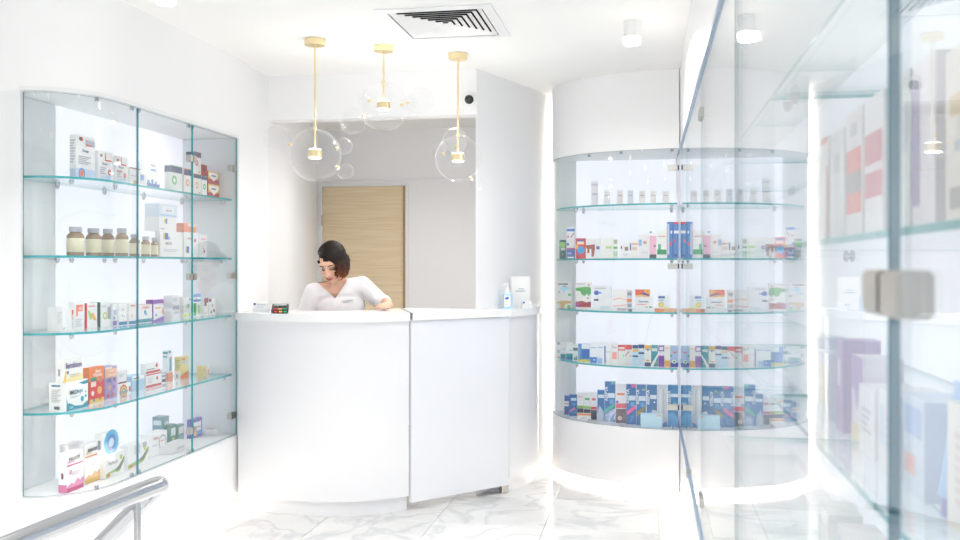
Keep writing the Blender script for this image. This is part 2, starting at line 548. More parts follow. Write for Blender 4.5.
for z in SH:
    bm = B(); prism(bm, arc(EX, EY, EA - 0.03, EB - 0.03, 183, 269.2, 24) + [(EX - 0.006, 6.126), (-0.46, 6.126), (-0.60, 6.15)], z - 0.010, z, 0, 1)
    part('glass_shelf', bm, [M['shelf_glass'], M['edge']], pil)
    for (x, y) in ((-0.46, 5.99), (-0.42, 6.115), (0.15, 6.115), (0.14, 5.60), (-0.44, 5.79)):
        to(pin(pil, x, y, z - 0.0105, 0, 0), pil)
for z in (1.935, 1.353, 0.52):
    bm = B(); box(bm, EX - 0.068, EX - 0.002, EY - EB - 0.009, EY - EB + 0.020, z - 0.017, z + 0.017)
    bmesh.ops.bevel(bm, geom=bm.edges[:], offset=0.003, segments=2, affect='EDGES')
    hp = part('hinge_clamp', bm, M['steel'], pil, smooth=True, angle=35)
    bm = B(); box(bm, EX - 0.010, EX - 0.001, EY - EB - 0.0105, EY - EB - 0.0085, z - 0.014, z + 0.014)
    k_ = obj('hinge_barrel', bm, M['grey_dark'], hp)
    k_.matrix_parent_inverse = Matrix.Translation(-pil.location) if False else Matrix.Identity(4)
for x in (-0.36, -0.16, 0.14):
    y = EY - (EB - 0.02) * math.sqrt(1 - ((x - EX) / (EA - 0.02)) ** 2)
    to(stud(pil, (x, y + 0.008, PZ0), 'z'), pil); to(stud(pil, (x, y + 0.008, PZ1 - 0.02), 'z'), pil)

# ---- long glass cabinet along the right wall
GX = 0.195
cab = empty('glass_cabinet', (0.45, 2.5, 0.0))
tag(cab, 'long white wall cabinet with tall frameless glass doors and glass shelves', 'display cabinet')
CY0, CY1 = -0.56, 5.545
bm = B(); box(bm, GX - 0.008, XR - 0.002, CY0, CY1, 0.05, PZ0)
box(bm, GX - 0.008, XR - 0.002, CY1, 6.34, 0.05, CEIL - 0.001)
part('base', bm, M['lacquer'], cab)
bm = B(); box(bm, GX + 0.05, XR - 0.002, CY0, 6.30, 0.0, 0.05)
part('plinth', bm, M['lacquer'], cab)
bm = B(); box(bm, GX + 0.020, GX + 0.044, CY0 + 0.02, CY1, 0.044, 0.049)
part('led_strip', bm, M['led'], cab)
bm = B(); box(bm, GX - 0.008, XR - 0.002, CY0, CY1, PZ1, CEIL - 0.001)
part('fascia', bm, M['wall'], cab)
bm = B(); box(bm, GX - 0.008, XR - 0.002, CY0 - 0.03, CY0, 0.05, CEIL - 0.001)
part('end_panel', bm, M['lacquer'], cab)
EDG = [CY0, 0.772, 2.080, 3.385, 4.690, CY1]
for a, b in zip(EDG[:-1], EDG[1:]):
    bm = B(); box(bm, XR - 0.03, XR - 0.012, a + 0.004, b - 0.004, PZ0 + 0.001, PZ1 - 0.001)
    part('backlit_panel', bm, M['panel'], cab)
    bm = B(); box(bm, GX - 0.008, GX, a + 0.003, b - 0.003, PZ0 + 0.012, PZ1 - 0.012)
    for f in bm.faces:
        c = f.calc_center_median(); f.material_index = 0 if abs(c.x - GX + 0.004) > 0.003 else 1
    part('glass_door', bm, [M['door_glass'], M['edge_dark']], cab)
    for z in SH:
        bm = B(); prism(bm, [(GX + 0.07, a + 0.02), (GX + 0.07, b - 0.02), (XR - 0.032, b - 0.02), (XR - 0.032, a + 0.02)], z - 0.009, z, 0, 1)
        part('glass_shelf', bm, [M['shelf_glass'], M['edge']], cab)
        for (x, y) in ((GX + 0.11, a + 0.05), (GX + 0.11, b - 0.05), (XR - 0.06, a + 0.05), (XR - 0.06, b - 0.05)):
            to(pin(cab, x, y, z - 0.0095, 0, 0), cab)
for z in (PZ0 + 0.001, PZ1 - 0.011):
    bm = B(); box(bm, GX - 0.016, GX - 0.0085, CY0, CY1, z, z + 0.010); box(bm, GX + 0.0005, GX + 0.008, CY0, CY1, z, z + 0.010)
    part('door_track', bm, M['alu'], cab)
for y, z in ((0.772, 1.338), (0.772, 0.52), (0.772, 1.93), (3.385, 1.90), (3.385, 0.52)):
    to(clamp(cab, (GX - 0.004, y, z), math.radians(-90), 0.115, 0.036), cab)
bm = B(); box(bm, GX - 0.020, GX + 0.006, 4.36, 4.41, PZ0 - 0.012, PZ0 + 0.022)
bmesh.ops.bevel(bm, geom=bm.edges[:], offset=0.003, segments=2, affect='EDGES')
part('floor_patch', bm, M['steel'], cab)
# ------------------------------------------------------------------ counter
CT, CTH = 1.095, 0.042
FR = smooth_curve([(-2.262, 4.80), (-2.10, 4.735), (-1.92, 4.70), (-1.72, 4.695), (-1.55, 4.735), (-1.42, 4.805), (-1.288, 4.912)], 5)
ctr = empty('curved_counter', (-1.8, 4.95, 0))
tag(ctr, 'curved white reception counter with solid worktop in front of serving opening', 'counter')
bm = B(); prism(bm, FR + [(-1.50, 5.47), (-1.60, 5.20), (-1.75, 5.09), (-2.262, 5.10)], CT - CTH, CT)
bmesh.ops.bevel(bm, geom=[e for e in bm.edges if abs(e.verts[0].co.z - e.verts[1].co.z) < 1e-5 and e.calc_face_angle(0) > 1], offset=0.003, segments=2, affect='EDGES')
part('worktop', bm, M['solid_top'], ctr, smooth=True, angle=35)
bi = offset(FR, 0.018)
bm = B(); prism(bm, bi[:-1] + [(-1.300, 4.93), (-1.44, 5.10), (-1.75, 4.99), (-2.262, 5.02)], 0.085, CT - CTH - 0.001)
part('front_panel', bm, M['lacquer'], ctr, smooth=True, angle=35)
bk = offset(FR, 0.045)
bm = B(); prism(bm, bk[:-1] + [(-1.318, 4.955), (-1.44, 5.09), (-1.75, 4.98), (-2.262, 5.01)], 0.0, 0.084)
part('plinth', bm, M['lacquer'], ctr, smooth=True, angle=35)
bm = B(); prism(bm, [(-2.262, 5.03), (-1.75, 5.01), (-1.52, 5.15), (-1.60, 5.27), (-2.262, 5.27)], 0.96, 0.985)
part('inner_desk', bm, M['lacquer'], ctr)

gate = empty('counter_gate', (-1.05, 5.2, 0))
tag(gate, 'straight white hinged counter gate with open gap above the floor', 'counter gate')
g0, g1 = Vector((-1.276, 4.922)), Vector((-0.806, 5.434))
bm = B(); prism(bm, [tuple(g0), tuple(g1), (-0.960, 5.434), (-1.0045, 5.328), (-1.0045, 5.48), (-1.488, 5.48)], CT - CTH, CT)
bmesh.ops.bevel(bm, geom=[e for e in bm.edges if abs(e.verts[0].co.z - e.verts[1].co.z) < 1e-5 and e.calc_face_angle(0) > 1], offset=0.003, segments=2, affect='EDGES')
part('worktop', bm, M['solid_top'], gate, smooth=True, angle=35)
d = (g1 - g0).normalized(); nrm = Vector((d.y, -d.x))
q0, q1 = g0 - nrm * 0.016 + d * 0.002, g1 - nrm * 0.016 - d * 0.004
bm = B(); prism(bm, [tuple(q0), tuple(q1), tuple(q1 - nrm * 0.022), tuple(q0 - nrm * 0.022)], 0.045, CT - CTH - 0.004)
part('gate_panel', bm, paint('satin_white_gate', 'ECEEF4', 0.35), gate)
bm = B(); prism(bm, [tuple(q1 - d * 0.05 - nrm * 0.0), tuple(q1 - nrm * 0.0), tuple(q1 - nrm * 0.03), tuple(q1 - d * 0.05 - nrm * 0.03)], 0.0, 0.045)
part('foot', bm, M['steel'], gate)
bm = B(); a_ = Vector((-1.284, 4.918)); b_ = Vector((-1.494, 5.478)); dd = (b_ - a_).normalized(); nn = Vector((-dd.y, dd.x))
prism(bm, [tuple(a_ - nn * 0.001), tuple(a_ + nn * 0.003), tuple(b_ + nn * 0.003), tuple(b_ - nn * 0.001)], CT - 0.030, CT + 0.0006)
part('seam_strip', bm, paint('grey_seam', '6E7C80', 0.3), gate)

end = empty('counter_end', (-0.78, 5.75, 0))
tag(end, 'short white curved counter end with worktop beside the rounded case', 'counter')
ef = smooth_curve([(-0.800, 5.442), (-0.735, 5.56), (-0.690, 5.70), (-0.672, 5.86), (-0.700, 6.10)], 5)
bm = B(); prism(bm, ef + [(-0.722, 6.10), (-0.9555, 5.442)], CT - CTH, CT)
part('worktop', bm, M['solid_top'], end, smooth=True, angle=35)
eb = offset(ef, 0.018)
bm = B(); prism(bm, eb[:-1] + [(-0.728, 6.085), (-0.962, 5.45)], 0.085, CT - CTH - 0.001)
part('front_panel', bm, M['lacquer'], end, smooth=True, angle=35)
ek = offset(ef, 0.04)
bm = B(); prism(bm, ek[:-2] + [(-0.745, 6.05), (-0.960, 5.46)], 0.0, 0.084)
part('plinth', bm, M['lacquer'], end, smooth=True, angle=35)

# ------------------------------------------------------------------ pendants
def pendant(canopy, gx, gy, gz, R, bubbles, label):
    x, y = canopy
    root = empty('pendant_lamp', (x, y, CEIL))
    tag(root, label, 'pendant lamp', 'three brass bubble pendants')
    bm = B(); lathe(bm, [(0, -0.032), (0.050, -0.032), (0.053, -0.029), (0.053, -0.0005), (0, -0.0005)], 32)
    obj('canopy', bm, M['brass'], root, smooth=True, angle=40)
    zc = gz - CEIL
    bm = B(); lathe(bm, [(0, zc + 0.028), (0.0055, zc + 0.028), (0.0055, -0.032), (0, -0.032)], 12)
    obj('rod', bm, M['brass'], root, smooth=True, angle=40)
    bm = B(); lathe(bm, [(0, -0.006), (0.012, -0.006), (0.012, 0.004), (0, 0.004)], 16, (0, 0, zc + R))
    obj('collar', bm, M['brass'], root, smooth=True, angle=40)
    bm = B(); lathe(bm, [(0, -0.012), (0.034, -0.012), (0.036, -0.010), (0.036, 0.024), (0.034, 0.026), (0, 0.026)], 28, (0, 0, zc))
    lb = obj('lamp_body', bm, M['brass'], root, smooth=True, angle=40)
    bm = B(); lathe(bm, [(0, -0.0175), (0.030, -0.0175), (0.031, -0.0125), (0, -0.0125)], 24, (0, 0, zc))
    obj('lamp_disc', bm, M['lamp'], lb, smooth=True, angle=40)
    bm = B(); lathe(bm, [(0.008, 0.0265), (0.031, 0.0265), (0.030, 0.031), (0.008, 0.031)], 24, (0, 0, zc))
    obj('lamp_disc', bm, M['lamp'], lb, smooth=True, angle=40)
    pl = bpy.data.lights.new('pendant_bulb', 'AREA'); pl.shape = 'DISK'; pl.size = 0.06; pl.energy = 1.6; pl.color = (1, 0.96, 0.90)
    po = bpy.data.objects.new('pendant_bulb', pl); COL.objects.link(po); po.parent = root; po.location = (0, 0, zc - 0.019)
    pu = bpy.data.objects.new('pendant_bulb', pl.copy()); COL.objects.link(pu); pu.parent = root
    pu.data.energy = 0.6; pu.location = (0, 0, zc + 0.033); pu.rotation_euler = (math.pi, 0, 0)
    bm = B(); ball(bm, (0, 0, zc), R, 48, 28)
    obj('glass_globe', bm, M['bubble'], root, smooth=True)
    for (dx, dy, dz, r) in bubbles:
        dv = Vector((dx, dy, dz)).normalized()
        c = Vector((0, 0, zc)) + dv * (R + r + 0.012)
        bm = B(); ball(bm, c, r, 32, 18)
        b = obj('glass_bubble', bm, M['bubble'], root, smooth=True)
        bm = B(); p = Vector((0, 0, zc)) + dv * (R - 0.004)
        tube(bm, [p, p + dv * 0.004, p + dv * 0.012, p + dv * 0.017], [0.007, 0.009, 0.009, 0.007], 12)
        obj('connector', bm, M['brass'], b, smooth=True, angle=40)
    return root
pendant((-1.684, 4.50), -1.684, 4.50, 1.925, 0.135,
        [(-0.95, -0.15, 0.42, 0.068), (0.55, 0.75, 0.32, 0.045), (0.85, -0.05, -0.45, 0.042)],
        'brass bubble pendant on long rod over the curved counter worktop, nearest the wall case')
pendant((-1.377, 4.70), -1.377, 4.70, 2.198, 0.130,
        [(-0.75, 0.55, 0.35, 0.05), (-0.55, -0.62, -0.42, 0.068), (0.98, -0.05, 0.12, 0.068), (0.5, 0.8, 0.2, 0.045)],
        'brass bubble pendant on short rod with its globe closest to the ceiling')
pendant((-1.027, 4.95), -1.027, 4.95, 1.944, 0.128,
        [(-0.72, 0.55, 0.28, 0.045), (0.10, -0.75, 0.30, 0.066), (0.55, -0.1, -0.78, 0.040)],
        'brass bubble pendant on long rod below the dome camera, above the counter gate')

# ------------------------------------------------------------------ ceiling fittings
def downlight(x, y, label, w=LAMP_W, spread=105):
    root = empty('ceiling_downlight', (x, y, CEIL))
    tag(root, label, 'ceiling light', 'ceiling downlights')
    bm = B(); lathe(bm, [(0, -0.0005), (0.040, -0.0005), (0.040, -0.080), (0, -0.080)], 32)
    obj('housing', bm, M['white_plastic'], root, smooth=True, angle=40)
    bm = B(); lathe(bm, [(0, -0.081), (0.041, -0.081), (0.042, -0.090), (0.041, -0.097), (0, -0.097)], 32)
    obj('light_ring', bm, M['lamp'], root, smooth=True, angle=40)
    bm = B(); lathe(bm, [(0, -0.0975), (0.0395, -0.0975), (0.0395, -0.112), (0.034, -0.114), (0, -0.114)], 32)
    obj('lens', bm, M['lamp'], root, smooth=True, angle=40)
    ld = bpy.data.lights.new('downlight_bulb', 'AREA'); ld.shape = 'DISK'; ld.size = 0.07
    ld.energy = w; ld.spread = math.radians(spread); ld.color = (1.0, 0.975, 0.945)
    lo = bpy.data.objects.new('downlight_bulb', ld); COL.objects.link(lo); lo.parent = root
    lo.location = (0, 0, -0.117)
    return root
downlight(-0.075, 4.43, 'white cylinder downlight on ceiling between counter gate and long cabinet', LAMP_W * 1.7, 165)
downlight(-1.90, 3.40, 'white cylinder downlight on ceiling beside the recessed wall case', LAMP_W * 0.35, 100)
for x, y, t in ((-0.35, 2.85, 'beside the long cabinet'), (-1.25, 2.85, 'before the ceiling vent'), (-2.10, 2.55, 'in line with the wall case'),
                (-0.55, 1.30, 'nearest the cabinet clamp'), (-1.75, 1.30, 'above the steel handrail'), (-2.95, 1.30, 'in the alcove'),
                (-0.75, -0.40, 'by the cabinet end'), (-2.20, -0.40, 'before the shop windows')):
    downlight(x, y, 'added unseen white cylinder downlight on ceiling ' + t)  # added lamps out of view, put in to brighten walls and floor
downlight(-1.20, 6.10, 'added unseen white cylinder downlight on ceiling behind the dome camera wall', LAMP_W * 0.74, 150)  # added lamp pair hidden by the header, brightens the back room
downlight(-1.62, 6.10, 'added unseen white cylinder downlight on ceiling behind the header wall', LAMP_W * 0.74, 150)

vc = ((VX0 + VX1) / 2, (VY0 + VY1) / 2)
vent = empty('ceiling_vent', (vc[0], vc[1], CEIL))
tag(vent, 'square white ceiling air diffuser with nested sloping louvres', 'air vent')
def sqring(bm, ha, hb, z0, ho_a, ho_b, z1, t=0.002):
    """frame whose inner square (ha,hb) at z0 flares to (ho_a,ho_b) at z1"""
    rings = []
    for (a, b, z) in ((ha, hb, z0), (ho_a, ho_b, z1), (ho_a, ho_b, z1 + t), (ha, hb, z0 + t)):
        rings.append([bm.verts.new((sx * a, sy * b, z)) for sx, sy in ((-1, -1), (1, -1), (1, 1), (-1, 1))])
    for i in range(4):
        for k in range(4):
            bm.faces.new([rings[i][k], rings[i][(k + 1) % 4], rings[(i + 1) % 4][(k + 1) % 4], rings[(i + 1) % 4][k]])
hx, hy = (VX1 - VX0) / 2, (VY1 - VY0) / 2
bm = B()                                                    # dark duct box above the ceiling
ix, iy = hx - 0.046, hy - 0.046
box(bm, -ix, ix, -iy, iy, 0.112, 0.118)
for (x0, x1, y0, y1) in ((-ix, -ix + 0.004, -iy, iy), (ix - 0.004, ix, -iy, iy), (-ix, ix, -iy, -iy + 0.004), (-ix, ix, iy - 0.004, iy)): box(bm, x0, x1, y0, y1, 0.012, 0.112)
obj('duct', bm, M['dark'], vent)
bm = B(); sqring(bm, hx - 0.048, hy - 0.048, -0.009, hx, hy, -0.0065, 0.006)
obj('outer_frame', bm, M['white_plastic'], vent)
for i in range(7):
    a, b = (hx - 0.054) * (1 - i / 7.3), (hy - 0.054) * (1 - i / 7.3)
    k = max(0.15, 1 - 0.025 / a)
    bm = B(); sqring(bm, a * k, b * k, 0.0015, a, b, -0.007, 0.0014)
    obj('louvre', bm, M['white_plastic'], vent)

# dome camera on the header wall
dc = empty('dome_camera', (-1.035, 5.334, 2.335))
tag(dc, 'small white dome security camera with black lens on wall above opening', 'security camera')
bm = B(); lathe(bm, [(0, 0), (0.050, 0), (0.050, 0.012), (0.044, 0.020), (0.040, 0.034), (0, 0.034)], 28)
o = obj('base', bm, M['white_plastic'], dc, smooth=True, angle=40); o.rotation_euler = (math.radians(90), 0, 0)
bm = B(); ball(bm, (0, -0.036, 0), 0.037, 24, 16)
b = obj('eyeball', bm, M['white_plastic'], dc, smooth=True)
aim = Vector((0.25, -0.9, -0.28)).normalized()
bm = B(); c0 = Vector((0, -0.036, 0)); tube(bm, [c0 + aim * 0.030, c0 + aim * 0.0375, c0 + aim * 0.040], [0.026, 0.026, 0.022], 24)
l_ = obj('lens_face', bm, M['black'], b, smooth=True, angle=40)
bm = B(); tube(bm, [c0 + aim * 0.0402, c0 + aim * 0.0415], [0.009, 0.008], 16)
obj('lens', bm, M['grey_dark'], l_ if False else b, smooth=True, angle=40)

# ------------------------------------------------------------------ handrail
hr = empty('handrail', (-1.16, 1.95, 0))
tag(hr, 'polished steel tube handrail with sharp return bend on a slim post', 'handrail')
RR = 0.0215
E_ = Vector((-1.142, 2.015, 0.838))
up = [Vector((-1.205, 1.20, 0.832)), Vector((-1.18, 1.53, 0.834)), E_ + Vector((-0.010, -0.09, 0.0)), E_ + Vector((-0.003, -0.03, 0.0))]
low_dir = (Vector((-1.365, 2.10, 0.645)) - E_).normalized()
bend = []
a0 = Vector((0.05, 0.99, 0)).normalized()
for k in range(9):
    t = k / 8
    bend.append((E_ + Vector((-0.003, -0.02, 0))) * (1 - t) ** 2 + (E_ + Vector((0.004, 0.022, 0.0))) * 2 * t * (1 - t) + (E_ + low_dir * 0.035) * t * t)
bm = B(); tube(bm, up[:3] + bend + [E_ + low_dir * 0.2, E_ + low_dir * 0.62], RR, 28)
part('rail_tube', bm, M['chrome'], hr, smooth=True, angle=50)
pp = Vector((-1.158, 1.945, 0))
bm = B(); lathe(bm, [(0, 0.006), (0.008, 0.006), (0.008, 0.825), (0, 0.825)], 16, tuple(pp))
part('post', bm, M['chrome'], hr, smooth=True, angle=40)
bm = B(); lathe(bm, [(0, 0), (0.04, 0), (0.04, 0.005), (0.012, 0.012), (0, 0.012)], 24, tuple(pp))
part('base_flange', bm, M['chrome'], hr, smooth=True, angle=40)
bm = B(); lathe(bm, [(0.0085, 0.655), (0.016, 0.655), (0.016, 0.675), (0.0085, 0.675)], 20, tuple(pp))
part('collar', bm, M['chrome'], hr, smooth=True, angle=40)
bp = E_ + low_dir * 0.11
bm = B(); ball(bm, bp + Vector((0.010, -0.019, 0.004)), 0.010, 16, 10)
part('bolt_cap', bm, M['chrome'], hr, smooth=True)
bm = B(); tube(bm, [E_ + low_dir * 0.60, Vector(((E_ + low_dir * 0.60).x, (E_ + low_dir * 0.60).y, 0.0))], 0.012, 16)
part('rear_post', bm, M['chrome'], hr, smooth=True, angle=40)
bm = B(); tube(bm, [(-1.19, 1.38, 0.82), (-1.19, 1.38, 0.0)], 0.008, 16)
part('post', bm, M['chrome'], hr, smooth=True, angle=40)

# ------------------------------------------------------------------ small things on the counter
t = empty('card_terminal', (-1.998, 4.80, CT), math.radians(20))
tag(t, 'small black card payment terminal with red, yellow and green keys', 'card terminal')
bm = B()
vs = [(-0.042, -0.05, 0.0), (0.042, -0.05, 0.0), (0.042, 0.06, 0.0), (-0.042, 0.06, 0.0), (-0.046, -0.048, 0.020), (0.046, -0.048, 0.020), (0.046, 0.062, 0.050), (-0.046, 0.062, 0.050)]
V = [bm.verts.new(v) for v in vs]
for f in ((3, 2, 1, 0), (4, 5, 6, 7), (0, 1, 5, 4), (1, 2, 6, 5), (2, 3, 7, 6), (3, 0, 4, 7)): bm.faces.new([V[i] for i in f])
bmesh.ops.bevel(bm, geom=bm.edges[:], offset=0.004, segments=2, affect='EDGES')
obj('body', bm, M['grey_dark'], t, smooth=True, angle=35)
def slope(y): return 0.020 + (y + 0.048) * 0.030 / 0.110 + 0.0006
def plate(name, x0, x1, y0, y1, m, lift=0.002):
    bm = B(); V = [bm.verts.new((x, y, slope(y) + dz)) for dz in (-0.001, lift) for x, y in ((x0, y0), (x1, y0), (x1, y1), (x0, y1))]
    for f in ((3, 2, 1, 0), (4, 5, 6, 7), (0, 1, 5, 4), (1, 2, 6, 5), (2, 3, 7, 6), (3, 0, 4, 7)): bm.faces.new([V[i] for i in f])
    return obj(name, bm, m, t)
plate('screen', -0.034, 0.034, 0.022, 0.052, paint('grey_screen', '9FA7A8', 0.2), 0.001)
for i, c in enumerate(('E0403A', 'F0B35A', '2FA884')): plate('key', -0.036 + i * 0.025, -0.015 + i * 0.025, -0.044, -0.034, ink(c), 0.003)
for r in range(4):
    for i in range(3): plate('key', -0.034 + i * 0.025, -0.017 + i * 0.025, -0.028 + r * 0.012, -0.020 + r * 0.012, M['black'])
bm = B(); box(bm, -0.046, 0.046, -0.0525, -0.0500, 0.004, 0.016)
k = obj('key_strip', bm, M['black'], t)
for i, c in enumerate(('F04A42', 'F3B863', '35B58C')):
    bm = B(); box(bm, -0.030 + i * 0.025, -0.012 + i * 0.025, -0.0540, -0.0526, 0.006, 0.014); obj('key', bm, ink(c), t)

def card_holder(loc, rz, label, w=0.075, hh=0.055):
    r = empty('card_holder', loc, rz); tag(r, label, 'card holder')
    bm = B(); box(bm, -w / 2, w / 2, -0.022, 0.022, 0.0, 0.004); box(bm, -w / 2, w / 2, -0.022, -0.019, 0.004, 0.024); box(bm, -w / 2, w / 2, 0.017, 0.021, 0.004, hh * 0.8)
    obj('stand', bm, paint('frosted_acrylic', 'E4E7EA', 0.25), r)
    bm = B(); box(bm, -w / 2 + 0.003, w / 2 - 0.003, -0.018, 0.010, 0.0045, hh)
    c = obj('cards', bm, paint('white_card', 'F7F7F6', 0.6), r)
    bm = B(); box(bm, -w / 2 + 0.004, -w / 2 + 0.016, -0.0186, -0.0180, hh - 0.014, hh - 0.003); obj('logo', bm, ink('3A55B4'), c)
    bm = B()
    for q in range(3): box(bm, -w / 2 + 0.020, w / 2 - 0.012 - q * 0.008, -0.0185, -0.0180, hh - 0.012 - q * 0.008, hh - 0.0095 - q * 0.008)
    obj('print_lines', bm, ink('B9C0D2'), c)
card_holder((-2.125, 4.835, CT), math.radians(12), 'white business card holder next to the card terminal by the wall case', 0.085, 0.056)
card_holder((-0.738, 5.640, CT), math.radians(20), 'small white card holder in front of the leaflet stand beside sanitiser', 0.062, 0.042)

s = empty('sanitiser_bottle', (-0.842, 5.555, CT), math.radians(15))
tag(s, 'clear blue gel hand sanitiser bottle with white pump on counter end', 'pump bottle')
bm = B(); prism(bm, [(-0.028, -0.016), (-0.022, -0.020), (0.022, -0.020), (0.028, -0.016), (0.028, 0.016), (0.022, 0.020), (-0.022, 0.020), (-0.028, 0.016)], 0, 0.085)
obj('bottle', bm, paint('pale_blue_gel', 'A9D3F2', 0.12), s, smooth=True, angle=40)
bm = B(); lathe(bm, [(0.026, 0.0852), (0.020, 0.096), (0.013, 0.102), (0, 0.102)], 20); obj('shoulder', bm, paint('pale_gel_top', 'CFE5F6', 0.12), s, smooth=True, angle=40)
bm = B(); lathe(bm, [(0, 0.1022), (0.0125, 0.1022), (0.0125, 0.120), (0.005, 0.123), (0.005, 0.142), (0.009, 0.144), (0.009, 0.151), (0, 0.152)], 16)
tube(bm, [(0, 0, 0.148), (-0.018, -0.010, 0.149), (-0.030, -0.017, 0.143)], [0.005, 0.0045, 0.0035], 10)
obj('pump', bm, M['white_plastic'], s, smooth=True, angle=40)
bm = B(); box(bm, -0.023, 0.014, -0.0212, -0.0204, 0.012, 0.080); lb = obj('label', bm, paint('gel_label', 'F2F5FA', 0.4), s)
bm = B()
for cx, cz, an in ((-0.013, 0.062, 0.5), (-0.002, 0.063, 0.5)):
    ball(bm, (cx, -0.0213, cz), 0.006, 14, 8, 0, (1.0, 0.05, 1.35))
obj('emblem', bm, ink('3F4FB8'), lb)
bm = B(); box(bm, -0.018, -0.004, -0.0220, -0.0213, 0.040, 0.046); obj('sticker', bm, ink('EBD84E'), lb)
bm = B(); box(bm, -0.018, -0.009, -0.0220, -0.0213, 0.022, 0.029); obj('sticker', bm, ink('E8A3A0'), lb)

st = empty('leaflet_stand', (-0.782, 5.690, CT), math.radians(12))
tag(st, 'white upright leaflet stand with grey print standing behind hand sanitiser', 'leaflet stand')
bm = B(); box(bm, -0.062, 0.062, -0.030, 0.030, 0.0, 0.005); box(bm, -0.062, 0.062, 0.004, 0.010, 0.005, 0.195)
obj('stand', bm, paint('milky_acrylic', 'E9E9E9', 0.3), st)
bm = B(); box(bm, -0.056, 0.052, -0.002, 0.0035, 0.0055, 0.185); lf = obj('leaflet', bm, paint('leaflet_paper', 'EFEFEE', 0.6), st)
bm = B(); box(bm, -0.030, 0.030, -0.0028, -0.0021, 0.100, 0.105); box(bm, -0.016, 0.020, -0.0028, -0.0021, 0.114, 0.118); obj('print_lines', bm, ink('8FA0AC'), lf)
